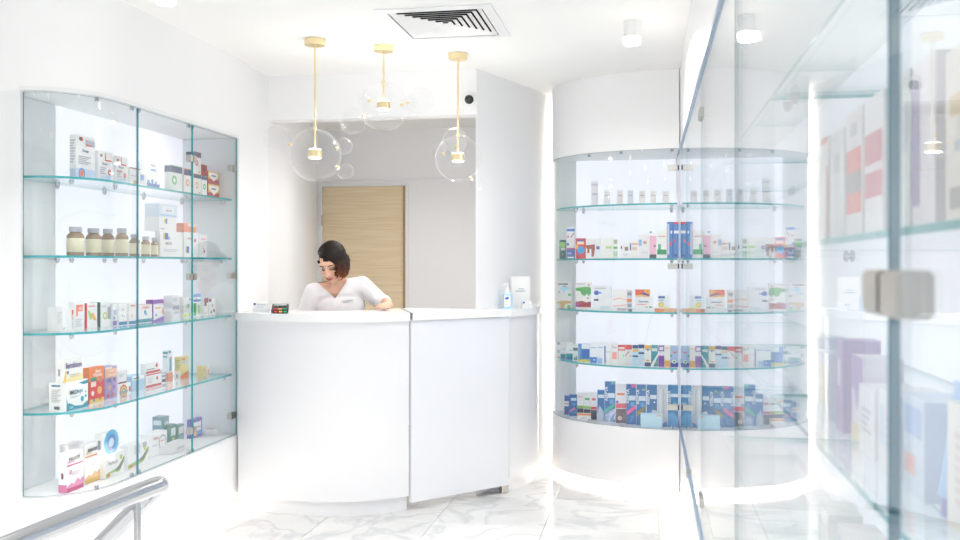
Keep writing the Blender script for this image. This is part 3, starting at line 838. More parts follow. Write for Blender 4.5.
# ------------------------------------------------------------------ products: (case, kind, (x, y, z, width, depth, height), colour, prints, lettering, label, group)
PRODUCTS = [
(0, 'carton', (-2.4156, 3.6198, 1.73, 0.1357, 0.0312, 0.187), 'F4F4F5', [(0, 0, 1, 0.24, 'CBDAF2'), ('o', 0.28, 0.92, 0.07, 'D8312F'), ('o', 0.2, 0.92, 0.06, '2F6B49'), (0.48, 0.78, 0.98, 0.92, 'B4B9C4'), (0.5, 0.78, 0.8, 0.82, 'DB6B6B'), ('o', 0.28, 0.13, 0.1, 'EE7A5A'), ('g', 0.28, 0.13, 0.17, 0.05, '4E86C6'), ('s', 0.1, 0.05, 0.9, 0.22, 'C5D4EE'), ('l', 0.1, 0.34, 0.75, 0.54, 5, 'B8BCC6'), ('sl', 0.15, 0.35, 0.85, 0.9, 9, 'C4C7D0')], [('Omega', 'f', 0.45, 0.66, 0.016, '2D3558')], 'tall white carton with blue base, first from curved corner, top shelf, wall case', 'products on the top shelf of the wall case'),
(0, 'carton', (-2.415, 3.7722, 1.73, 0.1165, 0.03, 0.1386), 'F4F4F5', [(0.08, 0.78, 0.3, 0.94, 'F4F4F5'), ('o', 0.2, 0.86, 0.06, 'D8312F'), ('o', 0.14, 0.86, 0.05, '2F6B49'), (0.42, 0.7, 0.47, 0.96, 'DB3A3C'), (0.42, 0.7, 0.86, 0.745, 'DB3A3C'), ('g', 0.72, 0.35, 0.11, 0.06, 'D8474A'), (0.08, 0.05, 0.5, 0.22, 'D3DEEF'), (0.5, 0.0, 0.8, 0.25, 'C3D6F0'), ('l', 0.1, 0.25, 0.5, 0.5, 4, 'B8BCC6')], [('Omega 3', 'f', 0.4, 0.6, 0.013, '2D3558')], 'white carton with red corner bracket, second from curved corner, top shelf, wall case', 'products on the top shelf of the wall case'),
(0, 'carton', (-2.4225, 3.898, 1.73, 0.103, 0.045, 0.1307), 'F4F4F5', [(0.08, 0.78, 0.3, 0.94, 'F4F4F5'), ('o', 0.2, 0.86, 0.06, 'D8312F'), ('o', 0.14, 0.86, 0.05, '2F6B49'), (0.42, 0.7, 0.47, 0.96, 'DB3A3C'), (0.42, 0.7, 0.86, 0.745, 'DB3A3C'), ('g', 0.72, 0.35, 0.11, 0.06, 'D8474A'), (0.08, 0.05, 0.5, 0.22, 'D3DEEF'), (0.5, 0.0, 0.8, 0.25, 'C3D6F0'), ('l', 0.1, 0.25, 0.5, 0.5, 4, 'B8BCC6'), (0.1, 0.46, 0.5, 0.5, 'E06A62')], [('Omega 3', 'f', 0.4, 0.62, 0.012, '6D7896')], 'white carton with red bracket and red subtitle, third from curved corner, top shelf, wall case', 'products on the top shelf of the wall case'),
(0, 'carton', (-2.425, 4.0098, 1.73, 0.0867, 0.05, 0.0913), 'F4F4F5', [(0, 0.93, 1, 1, 'A2464B'), (0.35, 0.12, 0.75, 0.34, 'D9B66B'), (0.1, 0.55, 0.8, 0.6, 'C7C2CB')], [], 'small white carton with maroon edge, fourth from curved corner, top shelf, wall case', 'products on the top shelf of the wall case'),
(0, 'carton', (-2.4225, 4.1733, 1.73, 0.1239, 0.0451, 0.1393), 'F4F4F5', [(0.02, 0.02, 0.98, 0.22, '2A63B4'), (0.05, 0.22, 0.22, 0.32, '4A86CC'), (0.35, 0.22, 0.5, 0.36, '4A86CC'), (0.62, 0.22, 0.75, 0.3, '4A86CC'), (0.3, 0.66, 0.7, 0.73, '7EB2E4'), ('s', 0.3, 0.3, 0.7, 0.5, '7EB2E4')], [('Omega 3', 'f', 0.45, 0.86, 0.012, '2D3558')], 'white carton with blue skyline print, fifth from curved corner, top shelf, wall case', 'products on the top shelf of the wall case'),
(0, 'carton', (-2.385, 4.3415, 1.73, 0.1214, 0.03, 0.1353), 'EFF3F1', [(0, 0.74, 1, 0.97, '47577E'), (0, 0.97, 1, 1, '7DC08A'), ('g', 0.35, 0.45, 0.2, 0.1, '76C47F'), ('s', 0, 0.74, 1, 0.97, '47577E')], [], 'white carton with navy green-edged band, sixth from curved corner, top shelf, wall case', 'products on the top shelf of the wall case'),
(0, 'carton', (-2.395, 4.4656, 1.73, 0.0852, 0.05, 0.1328), 'F3F1EE', [(0, 0.74, 1, 0.97, '47577E'), (0, 0.97, 1, 1, 'EC9A5E'), ('g', 0.45, 0.45, 0.22, 0.1, 'F0B37E')], [], 'white carton with navy orange-edged band, seventh from curved corner, top shelf, wall case', 'products on the top shelf of the wall case'),
(0, 'carton', (-2.395, 4.5661, 1.73, 0.0832, 0.05, 0.1164), 'F3F1EE', [(0, 0.8, 1, 0.97, '47577E'), (0, 0.97, 1, 1, 'EC9A5E'), ('g', 0.45, 0.48, 0.22, 0.1, 'F0B37E'), (0.7, 0.1, 0.9, 0.18, 'EC9A5E')], [], 'white carton with orange swirl, bottom of eighth stack from corner, top shelf, wall case', 'products on the top shelf of the wall case'),
(0, 'carton', (-2.4116, 4.6047, 1.8469, 0.0839, 0.0433, 0.1222), 'F4F4F5', [(0, 0.78, 1, 0.97, '3F4C6E'), (0, 0.97, 1, 1, 'D85A52'), (0, 0.74, 1, 0.78, 'E58A7A'), ('g', 0.4, 0.52, 0.2, 0.1, 'E5533F'), (0.7, 0.1, 0.85, 0.16, 'E5533F'), ('s', 0, 0.78, 1, 0.97, '3F4C6E')], [], 'tall carton with navy top, top of eighth stack from corner, top shelf, wall case', 'products on the top shelf of the wall case'),
(0, 'carton', (-2.395, 4.6448, 1.73, 0.0629, 0.05, 0.1132), 'EFF3F1', [(0, 0.8, 1, 0.97, '47577E'), (0, 0.97, 1, 1, '7DC08A'), ('g', 0.5, 0.48, 0.25, 0.12, '5FB870')], [], 'white carton with green swirl, bottom of ninth stack from corner, top shelf, wall case', 'products on the top shelf of the wall case'),
(0, 'carton', (-2.445, 4.7446, 1.8437, 0.0608, 0.05, 0.0709), 'B63A3C', [(0, 0.0, 1, 0.35, 'E8B44B'), (0.1, 0.1, 0.9, 0.25, '33406B')], [], 'dark red carton with yellow band, top of ninth stack from corner, top shelf, wall case', 'products on the top shelf of the wall case'),
(0, 'carton', (-2.405, 4.7761, 1.73, 0.1368, 0.05, 0.0784), 'B8363B', [(0, 0.4, 1, 1, 'EBBE5A'), ('p', [(0.08, 0.62), (0.5, 0.22), (0.92, 0.62), (0.92, 0.9), (0.08, 0.9)], 'F6F3F0'), (0.3, 0.62, 0.7, 0.72, '4A5EA0')], [], 'red yellow carton with white chevron, bottom of tenth stack from corner, top shelf, wall case', 'products on the top shelf of the wall case'),
(0, 'carton', (-2.408, 4.7796, 1.8089, 0.132, 0.05, 0.0696), 'B8363B', [(0, 0.4, 1, 1, 'EBBE5A'), ('p', [(0.08, 0.62), (0.5, 0.22), (0.92, 0.62), (0.92, 0.9), (0.08, 0.9)], 'F6F3F0'), (0.3, 0.62, 0.7, 0.72, '4A5EA0')], [], 'red yellow carton with white chevron, top of tenth stack from corner, top shelf, wall case', 'products on the top shelf of the wall case'),
(0, 'bottle', (-2.42, 3.5763, 1.4, 0.0709, 0.0709, 0.1237), 'D9CBA8', [], [], 'largest amber pill bottle with grey cap, first from curved corner, second shelf, wall case', 'products on the second shelf of the wall case'),
(0, 'bottle', (-2.42, 3.7071, 1.4, 0.0665, 0.0665, 0.1224), 'D9CBA8', [], [], 'big amber pill bottle with grey cap, second from curved corner, second shelf, wall case', 'products on the second shelf of the wall case'),
(0, 'bottle', (-2.42, 3.8166, 1.4, 0.0569, 0.0569, 0.1239), 'D9CBA8', [], [], 'medium amber pill bottle with grey cap, third from curved corner, second shelf, wall case', 'products on the second shelf of the wall case'),
(0, 'bottle', (-2.42, 3.9299, 1.4, 0.0584, 0.0584, 0.1311), 'D9CBA8', [], [], 'tall amber pill bottle with grey cap, fourth from curved corner, second shelf, wall case', 'products on the second shelf of the wall case'),
(0, 'bottle', (-2.42, 4.0388, 1.4, 0.0484, 0.0484, 0.1066), 'D9CBA8', [], [], 'small amber pill bottle with grey cap, fifth from curved corner, second shelf, wall case', 'products on the second shelf of the wall case'),
(0, 'bottle', (-2.42, 4.1378, 1.4, 0.0426, 0.0426, 0.0991), 'D9CBA8', [], [], 'smaller amber pill bottle with grey cap, sixth from curved corner, second shelf, wall case', 'products on the second shelf of the wall case'),
(0, 'bottle', (-2.42, 4.22, 1.4, 0.0349, 0.0349, 0.0956), 'D9CBA8', [], [], 'smallest amber pill bottle with grey cap, seventh from curved corner, second shelf, wall case', 'products on the second shelf of the wall case'),
(0, 'carton', (-2.415, 4.3513, 1.4, 0.2238, 0.03, 0.1309), 'F4F4F5', [(0.18, 0.68, 0.34, 0.93, '3E69C4'), (0.12, 0.7, 0.2, 0.9, 'EBD35C'), (0.34, 0.68, 0.42, 0.8, '8FB5E6'), ('l', 0.15, 0.2, 0.8, 0.32, 2, 'C9CFDD')], [('MEXFA', 'f', 0.35, 0.52, 0.02, '7A8090')], 'wide white carton with blue mark, bottom of eighth stack from corner, second shelf, wall case', 'products on the second shelf of the wall case'),
(0, 'carton', (-2.45, 4.3322, 1.5314, 0.1739, 0.08, 0.0709), 'F4F4F5', [(0.34, 0.55, 0.46, 0.9, '3E69C4'), (0.28, 0.6, 0.36, 0.88, 'EBD35C'), (0.1, 0.12, 0.3, 0.2, 'A8B4CE')], [], 'white carton with blue yellow mark, middle of eighth stack from corner, second shelf, wall case', 'products on the second shelf of the wall case'),
(0, 'carton', (-2.452, 4.3408, 1.6028, 0.1744, 0.08, 0.0664), 'DCE8F4', [(0.05, 0.1, 0.95, 0.18, '9FC3E6'), (0.15, 0.3, 0.8, 0.85, 'EDF3FA')], [('METFLAN', 'f', 0.5, 0.5, 0.013, '68778F')], 'pale blue carton, top of eighth stack from corner, second shelf, wall case', 'products on the second shelf of the wall case'),
(0, 'carton', (-2.43, 4.5584, 1.4, 0.1586, 0.06, 0.1336), 'F4F4F5', [(0.15, 0.18, 0.34, 0.44, '3E69C4'), (0.1, 0.2, 0.18, 0.4, 'EBD35C'), (0.2, 0.72, 0.6, 0.78, 'E3A6B4'), ('o', 0.75, 0.68, 0.07, 'D94FA0')], [], 'white carton with navy yellow mark, bottom of ninth stack from corner, second shelf, wall case', 'products on the second shelf of the wall case'),
(0, 'carton', (-2.435, 4.5566, 1.5341, 0.1364, 0.06, 0.0475), 'F3A48C', [(0.55, 0.0, 0.85, 0.55, 'F0803F'), (0.3, 0.65, 1, 0.98, 'E9DEDE')], [], 'salmon carton with orange end, top of ninth stack from corner, second shelf, wall case', 'products on the second shelf of the wall case'),
(0, 'carton', (-2.435, 4.7118, 1.4, 0.0869, 0.05, 0.1264), 'F4F4F5', [(0.2, 0.78, 0.85, 0.84, 'E7A3B8'), ('o', 0.6, 0.28, 0.1, 'D94FA0'), ('o', 0.5, 0.4, 0.06, 'E7A3B8')], [], 'narrow white carton with magenta dots, tenth from curved corner, second shelf, wall case', 'products on the second shelf of the wall case'),
(0, 'carton', (-2.49, 3.5385, 1.078, 0.0461, 0.04, 0.1041), 'EEECEC', [('l', 0.2, 0.3, 0.8, 0.8, 5, 'D8D6D8')], [], 'plain greyish white carton, first from curved corner, third shelf, wall case', 'products on the third shelf of the wall case'),
(0, 'carton', (-2.445, 3.5711, 1.078, 0.015, 0.03, 0.0987), 'F4F4F5', [(0.12, 0.7, 0.85, 0.9, 'F0663A'), (0.12, 0.48, 0.3, 0.7, 'F0663A'), (0.35, 0.5, 0.8, 0.64, 'D9D9E2'), (0.4, 0.04, 0.6, 0.07, 'F0A080'), ('l', 0.1, 0.12, 0.8, 0.36, 4, 'D0D2DA')], [], 'white carton with orange square, second from curved corner, third shelf, wall case', 'products on the third shelf of the wall case'),
(0, 'carton', (-2.445, 3.6202, 1.078, 0.0715, 0.03, 0.1212), 'F4F4F5', [(0.15, 0.66, 0.85, 0.9, 'F58A74'), (0.15, 0.5, 0.32, 0.66, 'F58A74'), (0.4, 0.7, 0.8, 0.82, 'F8C3B6'), ('l', 0.1, 0.1, 0.8, 0.4, 5, 'D0D2DA')], [], 'taller white carton with coral square, third from curved corner, third shelf, wall case', 'products on the third shelf of the wall case'),
(0, 'carton', (-2.455, 3.713, 1.078, 0.0748, 0.05, 0.1131), 'F4F4F5', [('p', [(0.05, 0.75), (0.3, 0.66), (0.5, 0.38), (0.3, 0.34), (0.12, 0.55)], 'A6D26E'), ('p', [(0.3, 0.58), (0.6, 0.62), (0.95, 0.28), (0.6, 0.34)], 'F2B263'), (0.1, 0.85, 0.8, 0.9, 'F0A79C'), ('s', 0, 0, 1, 1, 'E34C45')], [], 'white carton with red spine and green swoosh, fourth from curved corner, third shelf, wall case', 'products on the third shelf of the wall case'),
(0, 'carton', (-2.455, 3.815, 1.078, 0.0785, 0.05, 0.1135), 'F4F4F5', [('s', 0, 0, 1, 1, '2E7A68'), ('g', 0.45, 0.45, 0.22, 0.1, 'C7D66F'), (0.7, 0.3, 1, 0.8, 'A9B1BE'), (0.1, 0.8, 0.6, 0.85, 'D2D5DD')], [], 'white carton with dark green spine, fifth from curved corner, third shelf, wall case', 'products on the third shelf of the wall case'),
(0, 'carton', (-2.445, 3.8723, 1.078, 0.0321, 0.05, 0.1005), 'F4F4F5', [(0, 0.02, 1, 0.25, '8C7BC8'), (0.2, 0.5, 0.9, 0.75, 'AFC3E4'), (0.1, 0.3, 0.6, 0.45, '8FA5D8')], [], 'narrow carton with violet base, sixth from curved corner, third shelf, wall case', 'products on the third shelf of the wall case'),
(0, 'carton', (-2.435, 3.923, 1.078, 0.0655, 0.05, 0.1031), 'F4F4F5', [(0, 0.02, 1, 0.17, '2E84BE'), ('o', 0.5, 0.72, 0.07, '6E86B4'), ('o', 0.4, 0.45, 0.08, 'A6B6D4'), ('o', 0.65, 0.4, 0.07, 'A6B6D4')], [], 'white carton with blue base, clover print, seventh from curved corner, third shelf, wall case', 'products on the third shelf of the wall case'),
(0, 'carton', (-2.425, 3.9879, 1.078, 0.0602, 0.05, 0.1005), 'F4F4F5', [(0, 0.02, 1, 0.17, '2E84BE'), (0.2, 0.85, 0.8, 0.92, 'D88088'), (0.3, 0.35, 0.5, 0.5, 'E4CB78')], [], 'white carton with blue base, red title, eighth from curved corner, third shelf, wall case', 'products on the third shelf of the wall case'),
(0, 'carton', (-2.435, 4.1157, 1.078, 0.1268, 0.05, 0.0891), 'F4F4F5', [(0.02, 0.03, 0.98, 0.22, '2C95AC'), ('o', 0.5, 0.58, 0.09, '3F8FB0'), ('o', 0.6, 0.45, 0.05, '6FB6CC')], [('STAMLIN', 'f', 0.5, 0.83, 0.016, 'C96670')], 'wide white carton with teal base, ninth from curved corner, third shelf, wall case', 'products on the third shelf of the wall case'),
(0, 'carton', (-2.43, 4.241, 1.078, 0.0956, 0.04, 0.1088), 'F3F1F6', [(0, 0.82, 1, 1, '9A74CC'), ('p', [(0.0, 0.0), (1, 0.0), (1, 0.22), (0.0, 0.06)], '8F63C6'), (0.12, 0.58, 0.7, 0.65, 'E3B65A'), (0.85, 0.3, 0.98, 0.58, 'EFB260'), ('o', 0.25, 0.3, 0.08, '4FA79C'), ('s', 0, 0, 1, 1, '7E55BE')], [], 'purple and white carton with gold stripe, tenth from curved corner, third shelf, wall case', 'products on the third shelf of the wall case'),
(0, 'carton', (-2.39, 4.2983, 1.078, 0.015, 0.04, 0.0508), 'ECEDF0', [(0.5, 0.15, 0.8, 0.85, 'A9AEBB')], [], 'low white carton with grey text, eleventh from curved corner, third shelf, wall case', 'products on the third shelf of the wall case'),
(0, 'carton', (-2.455, 4.4535, 1.078, 0.0779, 0.05, 0.1223), 'EFEFF3', [(0.05, 0.4, 0.85, 0.56, 'B5B3CE'), (0.1, 0.75, 0.6, 0.9, 'D9DAE5'), (0.2, 0.2, 0.8, 0.3, 'CFD2DD')], [], 'tall white carton with lilac label, twelfth from curved corner, third shelf, wall case', 'products on the third shelf of the wall case'),
(0, 'carton', (-2.435, 4.5339, 1.078, 0.0789, 0.05, 0.1097), 'F4F4F5', [(0.02, 0.05, 0.45, 0.22, 'DDE46A'), (0.6, 0.05, 0.9, 0.25, 'B9DE9A'), (0.75, 0.86, 0.95, 0.94, '5C9BE0')], [('19', 'f', 0.5, 0.55, 0.034, '2BA84A')], 'white carton with big green numeral, thirteenth from curved corner, third shelf, wall case', 'products on the third shelf of the wall case'),
(0, 'carton', (-2.445, 4.6602, 1.078, 0.0803, 0.05, 0.1238), 'F1F2F4', [(0, 0.86, 1, 1, '7FAFE6'), (0, 0.66, 1, 0.76, '2F7BD2'), ('o', 0.4, 0.8, 0.08, 'F2A64A'), (0, 0.05, 0.35, 0.6, '58B35F'), (0.6, 0.1, 0.95, 0.5, 'B5DBA0')], [], 'blue-topped carton with green spine, fourteenth from curved corner, third shelf, wall case', 'products on the third shelf of the wall case'),
(0, 'carton', (-2.425, 4.7248, 1.078, 0.0449, 0.05, 0.1004), 'F3F1F1', [(0, 0.72, 1, 1, '7E3038'), (0.05, 0.55, 0.6, 0.72, '8E3A40'), ('o', 0.4, 0.15, 0.1, '7E3038'), ('o', 0.6, 0.45, 0.08, 'D9908E')], [], 'white carton with maroon patch, fifteenth from curved corner, third shelf, wall case', 'products on the third shelf of the wall case'),
(0, 'carton', (-2.425, 4.7958, 1.078, 0.0828, 0.05, 0.094), 'F3F1F1', [(0.0, 0.82, 0.4, 1, '7E3038'), ('o', 0.35, 0.2, 0.1, '7E3038'), ('o', 0.75, 0.28, 0.12, '7E3038'), ('o', 0.55, 0.58, 0.1, 'D9908E')], [], 'white carton with maroon corner, sixteenth from curved corner, third shelf, wall case', 'products on the third shelf of the wall case'),
(0, 'carton', (-2.4263, 3.5396, 0.748, 0.1504, 0.0807, 0.1191), 'FBFBF9', [('p', [(0, 0), (0.12, 0), (0.04, 0.35), (0, 0.5)], '2A95AE'), ('p', [(0, 0), (1, 0), (1, 0.24), (0.72, 0.1), (0.4, 0.13), (0.12, 0.28), (0, 0.2)], '2A95AE'), ('p', [(0.55, 0.92), (1, 0.98), (1, 0.86), (0.8, 0.84)], '2A95AE'), ('o', 0.72, 0.33, 0.075, '2A95AE'), ('o', 0.88, 0.4, 0.045, '3AA3BA'), ('o', 0.88, 0.56, 0.03, '3AA3BA'), ('s', 0.15, 0.86, 0.65, 0.92, '5C88A0'), ('sl', 0.15, 0.3, 0.7, 0.78, 8, 'D6D3CF'), ('s', 0.3, 0.06, 0.62, 0.17, '77777F'), (0.12, 0.06, 0.3, 0.15, '7CC4D2'), ('l', 0.15, 0.42, 0.6, 0.5, 2, 'C7D6DC')], [('IMIO', 'f', 0.3, 0.62, 0.026, '3D4C5E'), ('sept', 'f', 0.58, 0.64, 0.024, '3F9CB5')], 'large white carton with teal waves, bottom of first stack from corner, fourth shelf, wall case', 'products on the fourth shelf of the wall case'),
(0, 'carton', (-2.4142, 3.5259, 0.8676, 0.1337, 0.0324, 0.0941), 'F8F7F2', [('p', [(0, 0), (1, 0), (1, 0.28), (0, 0.12)], 'F0DFA0'), ('p', [(0.0, 0.0), (0.12, 0), (0.2, 0.5), (0.12, 0.52)], 'EDC763'), ('o', 0.24, 0.42, 0.06, '6E7FB8'), ('s', 0.3, 0.3, 0.6, 0.6, 'A9A6B4'), ('l', 0.32, 0.18, 0.85, 0.34, 2, 'D3C795')], [('fembion', 'f', 0.52, 0.72, 0.034, '6C5590')], 'white and yellow carton, top of first stack from corner, fourth shelf, wall case', 'products on the fourth shelf of the wall case'),
(0, 'carton', (-2.4273, 3.7192, 0.748, 0.1109, 0.0305, 0.1584), 'F0843A', [(0, 0, 1, 0.62, 'DE3F35'), (0.08, 0.62, 0.5, 0.72, '2F8F76'), (0.1, 0.46, 0.45, 0.6, 'F2D6CC'), ('o', 0.72, 0.63, 0.13, 'C9805E'), ('o', 0.68, 0.34, 0.16, 'EFB565'), ('o', 0.22, 0.28, 0.1, 'F3DCDC'), (0, 0, 1, 0.12, 'EDC76A'), ('o', 0.3, 0.08, 0.06, '4A79B8'), ('o', 0.7, 0.1, 0.06, 'D85A44'), ('s', 0, 0, 1, 0.6, 'C9443A')], [('Bert', 'f', 0.55, 0.88, 0.022, 'FBEFE6'), ('Vitamin', 'f', 0.52, 0.78, 0.022, 'FBEFE6')], 'orange and red vitamin carton with food pictures, second from curved corner, fourth shelf, wall case', 'products on the fourth shelf of the wall case'),
(0, 'carton', (-2.447, 3.8452, 0.748, 0.0942, 0.05, 0.1467), 'B49CCB', [(0, 0.66, 1, 0.93, 'F1B894'), (0, 0.93, 0.6, 1, 'E9D9DA'), ('o', 0.78, 0.58, 0.1, '5F5A70'), (0.12, 0.52, 0.5, 0.64, '8C86AC'), ('o', 0.4, 0.35, 0.14, 'DDBE93'), ('o', 0.75, 0.35, 0.09, '8E68B4'), ('o', 0.25, 0.1, 0.09, 'C9525C'), ('o', 0.6, 0.12, 0.09, 'DD7A54'), ('o', 0.85, 0.1, 0.07, '6FA0C6')], [('Bert', 'f', 0.5, 0.86, 0.018, 'FBEFE6'), ('Vitamin', 'f', 0.5, 0.74, 0.018, 'FBEFE6')], 'purple vitamin carton with peach top, third from curved corner, fourth shelf, wall case', 'products on the fourth shelf of the wall case'),
(0, 'carton', (-2.469, 3.9824, 0.748, 0.1057, 0.06, 0.052), 'F4F4F5', [('g', 0.42, 0.3, 0.3, 0.08, 'D96A4E'), ('g', 0.42, 0.3, 0.22, 0.07, 'E9B84E'), ('g', 0.42, 0.3, 0.14, 0.06, '4B9E70'), (0.1, 0.1, 0.75, 0.34, '9AA0AE'), (0.85, 0.15, 1, 0.6, 'E65560')], [], 'low white carton with rainbow arch, bottom of fourth stack from corner, fourth shelf, wall case', 'products on the fourth shelf of the wall case'),
(0, 'carton', (-2.468, 3.973, 0.8005, 0.074, 0.05, 0.061), 'EDEDF0', [(0, 0, 1, 0.12, '7A2F45'), (0.95, 0, 1, 1, 'B78AB4'), ('l', 0.1, 0.5, 0.75, 0.75, 3, 'C3C6CE')], [], 'white carton with maroon underside band, top of fourth stack from corner, fourth shelf, wall case', 'products on the fourth shelf of the wall case'),
(0, 'carton', (-2.476, 4.1144, 0.748, 0.1038, 0.06, 0.0732), 'A9CBE6', [(0, 0.72, 1, 1, 'F0F1F3'), (0.1, 0.8, 0.6, 0.88, '59606C')], [], 'light blue carton with white top, fifth from curved corner, fourth shelf, wall case', 'products on the fourth shelf of the wall case'),
(0, 'carton', (-2.455, 4.2479, 0.748, 0.1453, 0.03, 0.0676), 'F4F4F5', [(0, 0.02, 1, 0.2, 'D2414C'), (0, 0.92, 1, 1, 'D2414C'), ('o', 0.72, 0.62, 0.06, 'D2414C'), (0.1, 0.4, 0.4, 0.44, 'E79AA0'), ('l', 0.12, 0.5, 0.5, 0.75, 3, 'D5D7DE')], [], 'white carton with red stripe, bottom of sixth stack from corner, fourth shelf, wall case', 'products on the fourth shelf of the wall case'),
(0, 'carton', (-2.459, 4.2485, 0.8161, 0.1328, 0.03, 0.052), 'F4F4F5', [(0, 0.06, 1, 0.28, 'D2414C'), ('o', 0.75, 0.72, 0.08, 'D2414C'), (0.05, 0.4, 0.6, 0.48, '4A5360')], [], 'white carton with red stripe, top of sixth stack from corner, fourth shelf, wall case', 'products on the fourth shelf of the wall case'),
(0, 'carton', (-2.486, 4.3999, 0.748, 0.0351, 0.03, 0.0684), 'F4F4F5', [(0, 0.06, 1, 0.3, '34406E'), (0, 0.45, 1, 0.6, '8FA6CC'), (0, 0.7, 1, 0.8, '9BC3EA')], [], 'very narrow white carton with navy band, seventh from curved corner, fourth shelf, wall case', 'products on the fourth shelf of the wall case'),
(0, 'carton', (-2.48, 4.4556, 0.748, 0.0442, 0.034, 0.1635), 'EEF4F8', [(0, 0, 1, 0.3, 'F0946A'), (0.2, 0.34, 0.75, 0.74, '6FB0C0'), (0.3, 0.74, 0.7, 0.8, 'EE7A54'), (0, 0.92, 0.5, 1, '3F9FA6'), ('s', 0, 0, 1, 0.28, 'F2A27A'), ('s', 0.1, 0.9, 0.9, 0.96, '2E96A0'), ('s', 0.1, 0.78, 0.8, 0.84, '8FB9CC')], [], 'tall slim carton with orange base, eighth from curved corner, fourth shelf, wall case', 'products on the fourth shelf of the wall case'),
(0, 'carton', (-2.4646, 4.5736, 0.748, 0.0867, 0.0351, 0.1208), 'E8DB92', [('p', [(0, 0), (1, 0), (1, 0.36), (0, 0.18)], 'E2803F'), (0.2, 0.66, 0.8, 0.8, 'C8D6E6'), (0.1, 0.85, 0.6, 0.95, 'E59B74'), ('s', 0, 0, 1, 0.36, 'F0EEE6'), ('s', 0.3, 0.08, 0.6, 0.24, 'A4A7AE'), ('sl', 0.1, 0.42, 0.9, 0.9, 6, 'B9B777')], [], 'yellow carton with orange diagonal, ninth from curved corner, fourth shelf, wall case', 'products on the fourth shelf of the wall case'),
(0, 'carton', (-2.38, 4.6265, 0.748, 0.015, 0.04, 0.0668), 'EBDD8E', [(0.05, 0.55, 0.6, 0.85, 'E58D4E'), (0.1, 0.1, 0.8, 0.3, 'F4EEC4')], [], 'small yellow carton with orange patch, tenth from curved corner, fourth shelf, wall case', 'products on the fourth shelf of the wall case'),
(0, 'carton', (-2.367, 4.6435, 0.748, 0.015, 0.04, 0.0675), 'F0E9DE', [(0.3, 0.25, 1, 0.7, 'E07C4C')], [], 'small white carton with orange corner, eleventh from curved corner, fourth shelf, wall case', 'products on the fourth shelf of the wall case'),
(0, 'carton', (-2.4062, 3.5256, 0.407, 0.1141, 0.0384, 0.1632), 'FAF9F9', [(0, 0, 1, 0.1, 'C8447C'), ('p', [(0, 0.1), (1, 0.1), (1, 0.3), (0.8, 0.22), (0.65, 0.3), (0.45, 0.17), (0.25, 0.22), (0, 0.13)], 'E990BB'), (0, 0.66, 1, 0.7, 'C8447C'), (0.05, 0.74, 0.45, 0.78, 'E990BB'), ('l', 0.3, 0.4, 0.8, 0.5, 2, 'D9C9D2'), ('o', 0.22, 0.5, 0.09, 'F0A6C2'), ('s', 0, 0, 1, 0.2, 'E07AA8'), ('s', 0.35, 0.35, 0.6, 0.5, '8A4256')], [('saucet', 'f', 0.42, 0.85, 0.03, '26262E')], 'white carton with pink wave, first from curved corner, bottom shelf, wall case', 'products on the bottom shelf of the wall case'),
(0, 'carton', (-2.51, 3.6808, 0.407, 0.1084, 0.04, 0.166), 'EFEEF0', [], [], 'plain white carton behind the pink one, second from curved corner, bottom shelf, wall case', 'products on the bottom shelf of the wall case'),
(0, 'carton', (-2.416, 3.6695, 0.407, 0.1072, 0.03, 0.1713), 'FAF9F7', [(0, 0, 1, 0.1, 'EDA45E'), ('p', [(0, 0.1), (1, 0.1), (1, 0.3), (0.8, 0.22), (0.65, 0.3), (0.45, 0.17), (0.25, 0.22), (0, 0.13)], 'F3C48A'), (0, 0.66, 1, 0.7, 'EDA45E'), (0.05, 0.74, 0.45, 0.78, 'F3C48A'), ('l', 0.3, 0.4, 0.8, 0.5, 2, 'D9C9D2'), (0, 0, 1, 0.1, 'D9B45C')], [('saucet', 'f', 0.48, 0.85, 0.028, '26262E')], 'white carton with orange wave, third from curved corner, bottom shelf, wall case', 'products on the bottom shelf of the wall case'),
(0, 'carton', (-2.397, 3.7989, 0.407, 0.1477, 0.05, 0.1055), 'F4F4F5', [('p', [(0, 0.02), (0.75, 0.14), (1, 0.5), (1, 0.62), (0.6, 0.3), (0, 0.2)], '9CC05C'), ('p', [(0.4, 0.2), (0.75, 0.22), (1, 0.62), (1, 0.72), (0.7, 0.38)], '6F7377'), ('o', 0.82, 0.72, 0.075, 'C3CF58'), (0.08, 0.06, 0.2, 0.18, 'E06A5A'), (0.22, 0.08, 0.55, 0.17, 'EFF2E6')], [('Perfectil', 'f', 0.36, 0.6, 0.022, '9BA09B')], 'white carton with green swoosh, bottom of fourth stack from corner, bottom shelf, wall case', 'products on the bottom shelf of the wall case'),
(0, 'carton', (-2.393, 3.7749, 0.513, 0.1435, 0.0341, 0.0979), 'F4F4F5', [('o', 0.5, 0.5, 0.4, '3E7CC4'), ('g', 0.5, 0.5, 0.4, 0.14, '4FB3DC'), ('o', 0.5, 0.5, 0.14, 'D3E7F5'), ('s', 0.4, 0.3, 0.8, 0.7, '8F96A8')], [], 'white carton with blue ring disc, top of fourth stack from corner, bottom shelf, wall case', 'products on the bottom shelf of the wall case'),
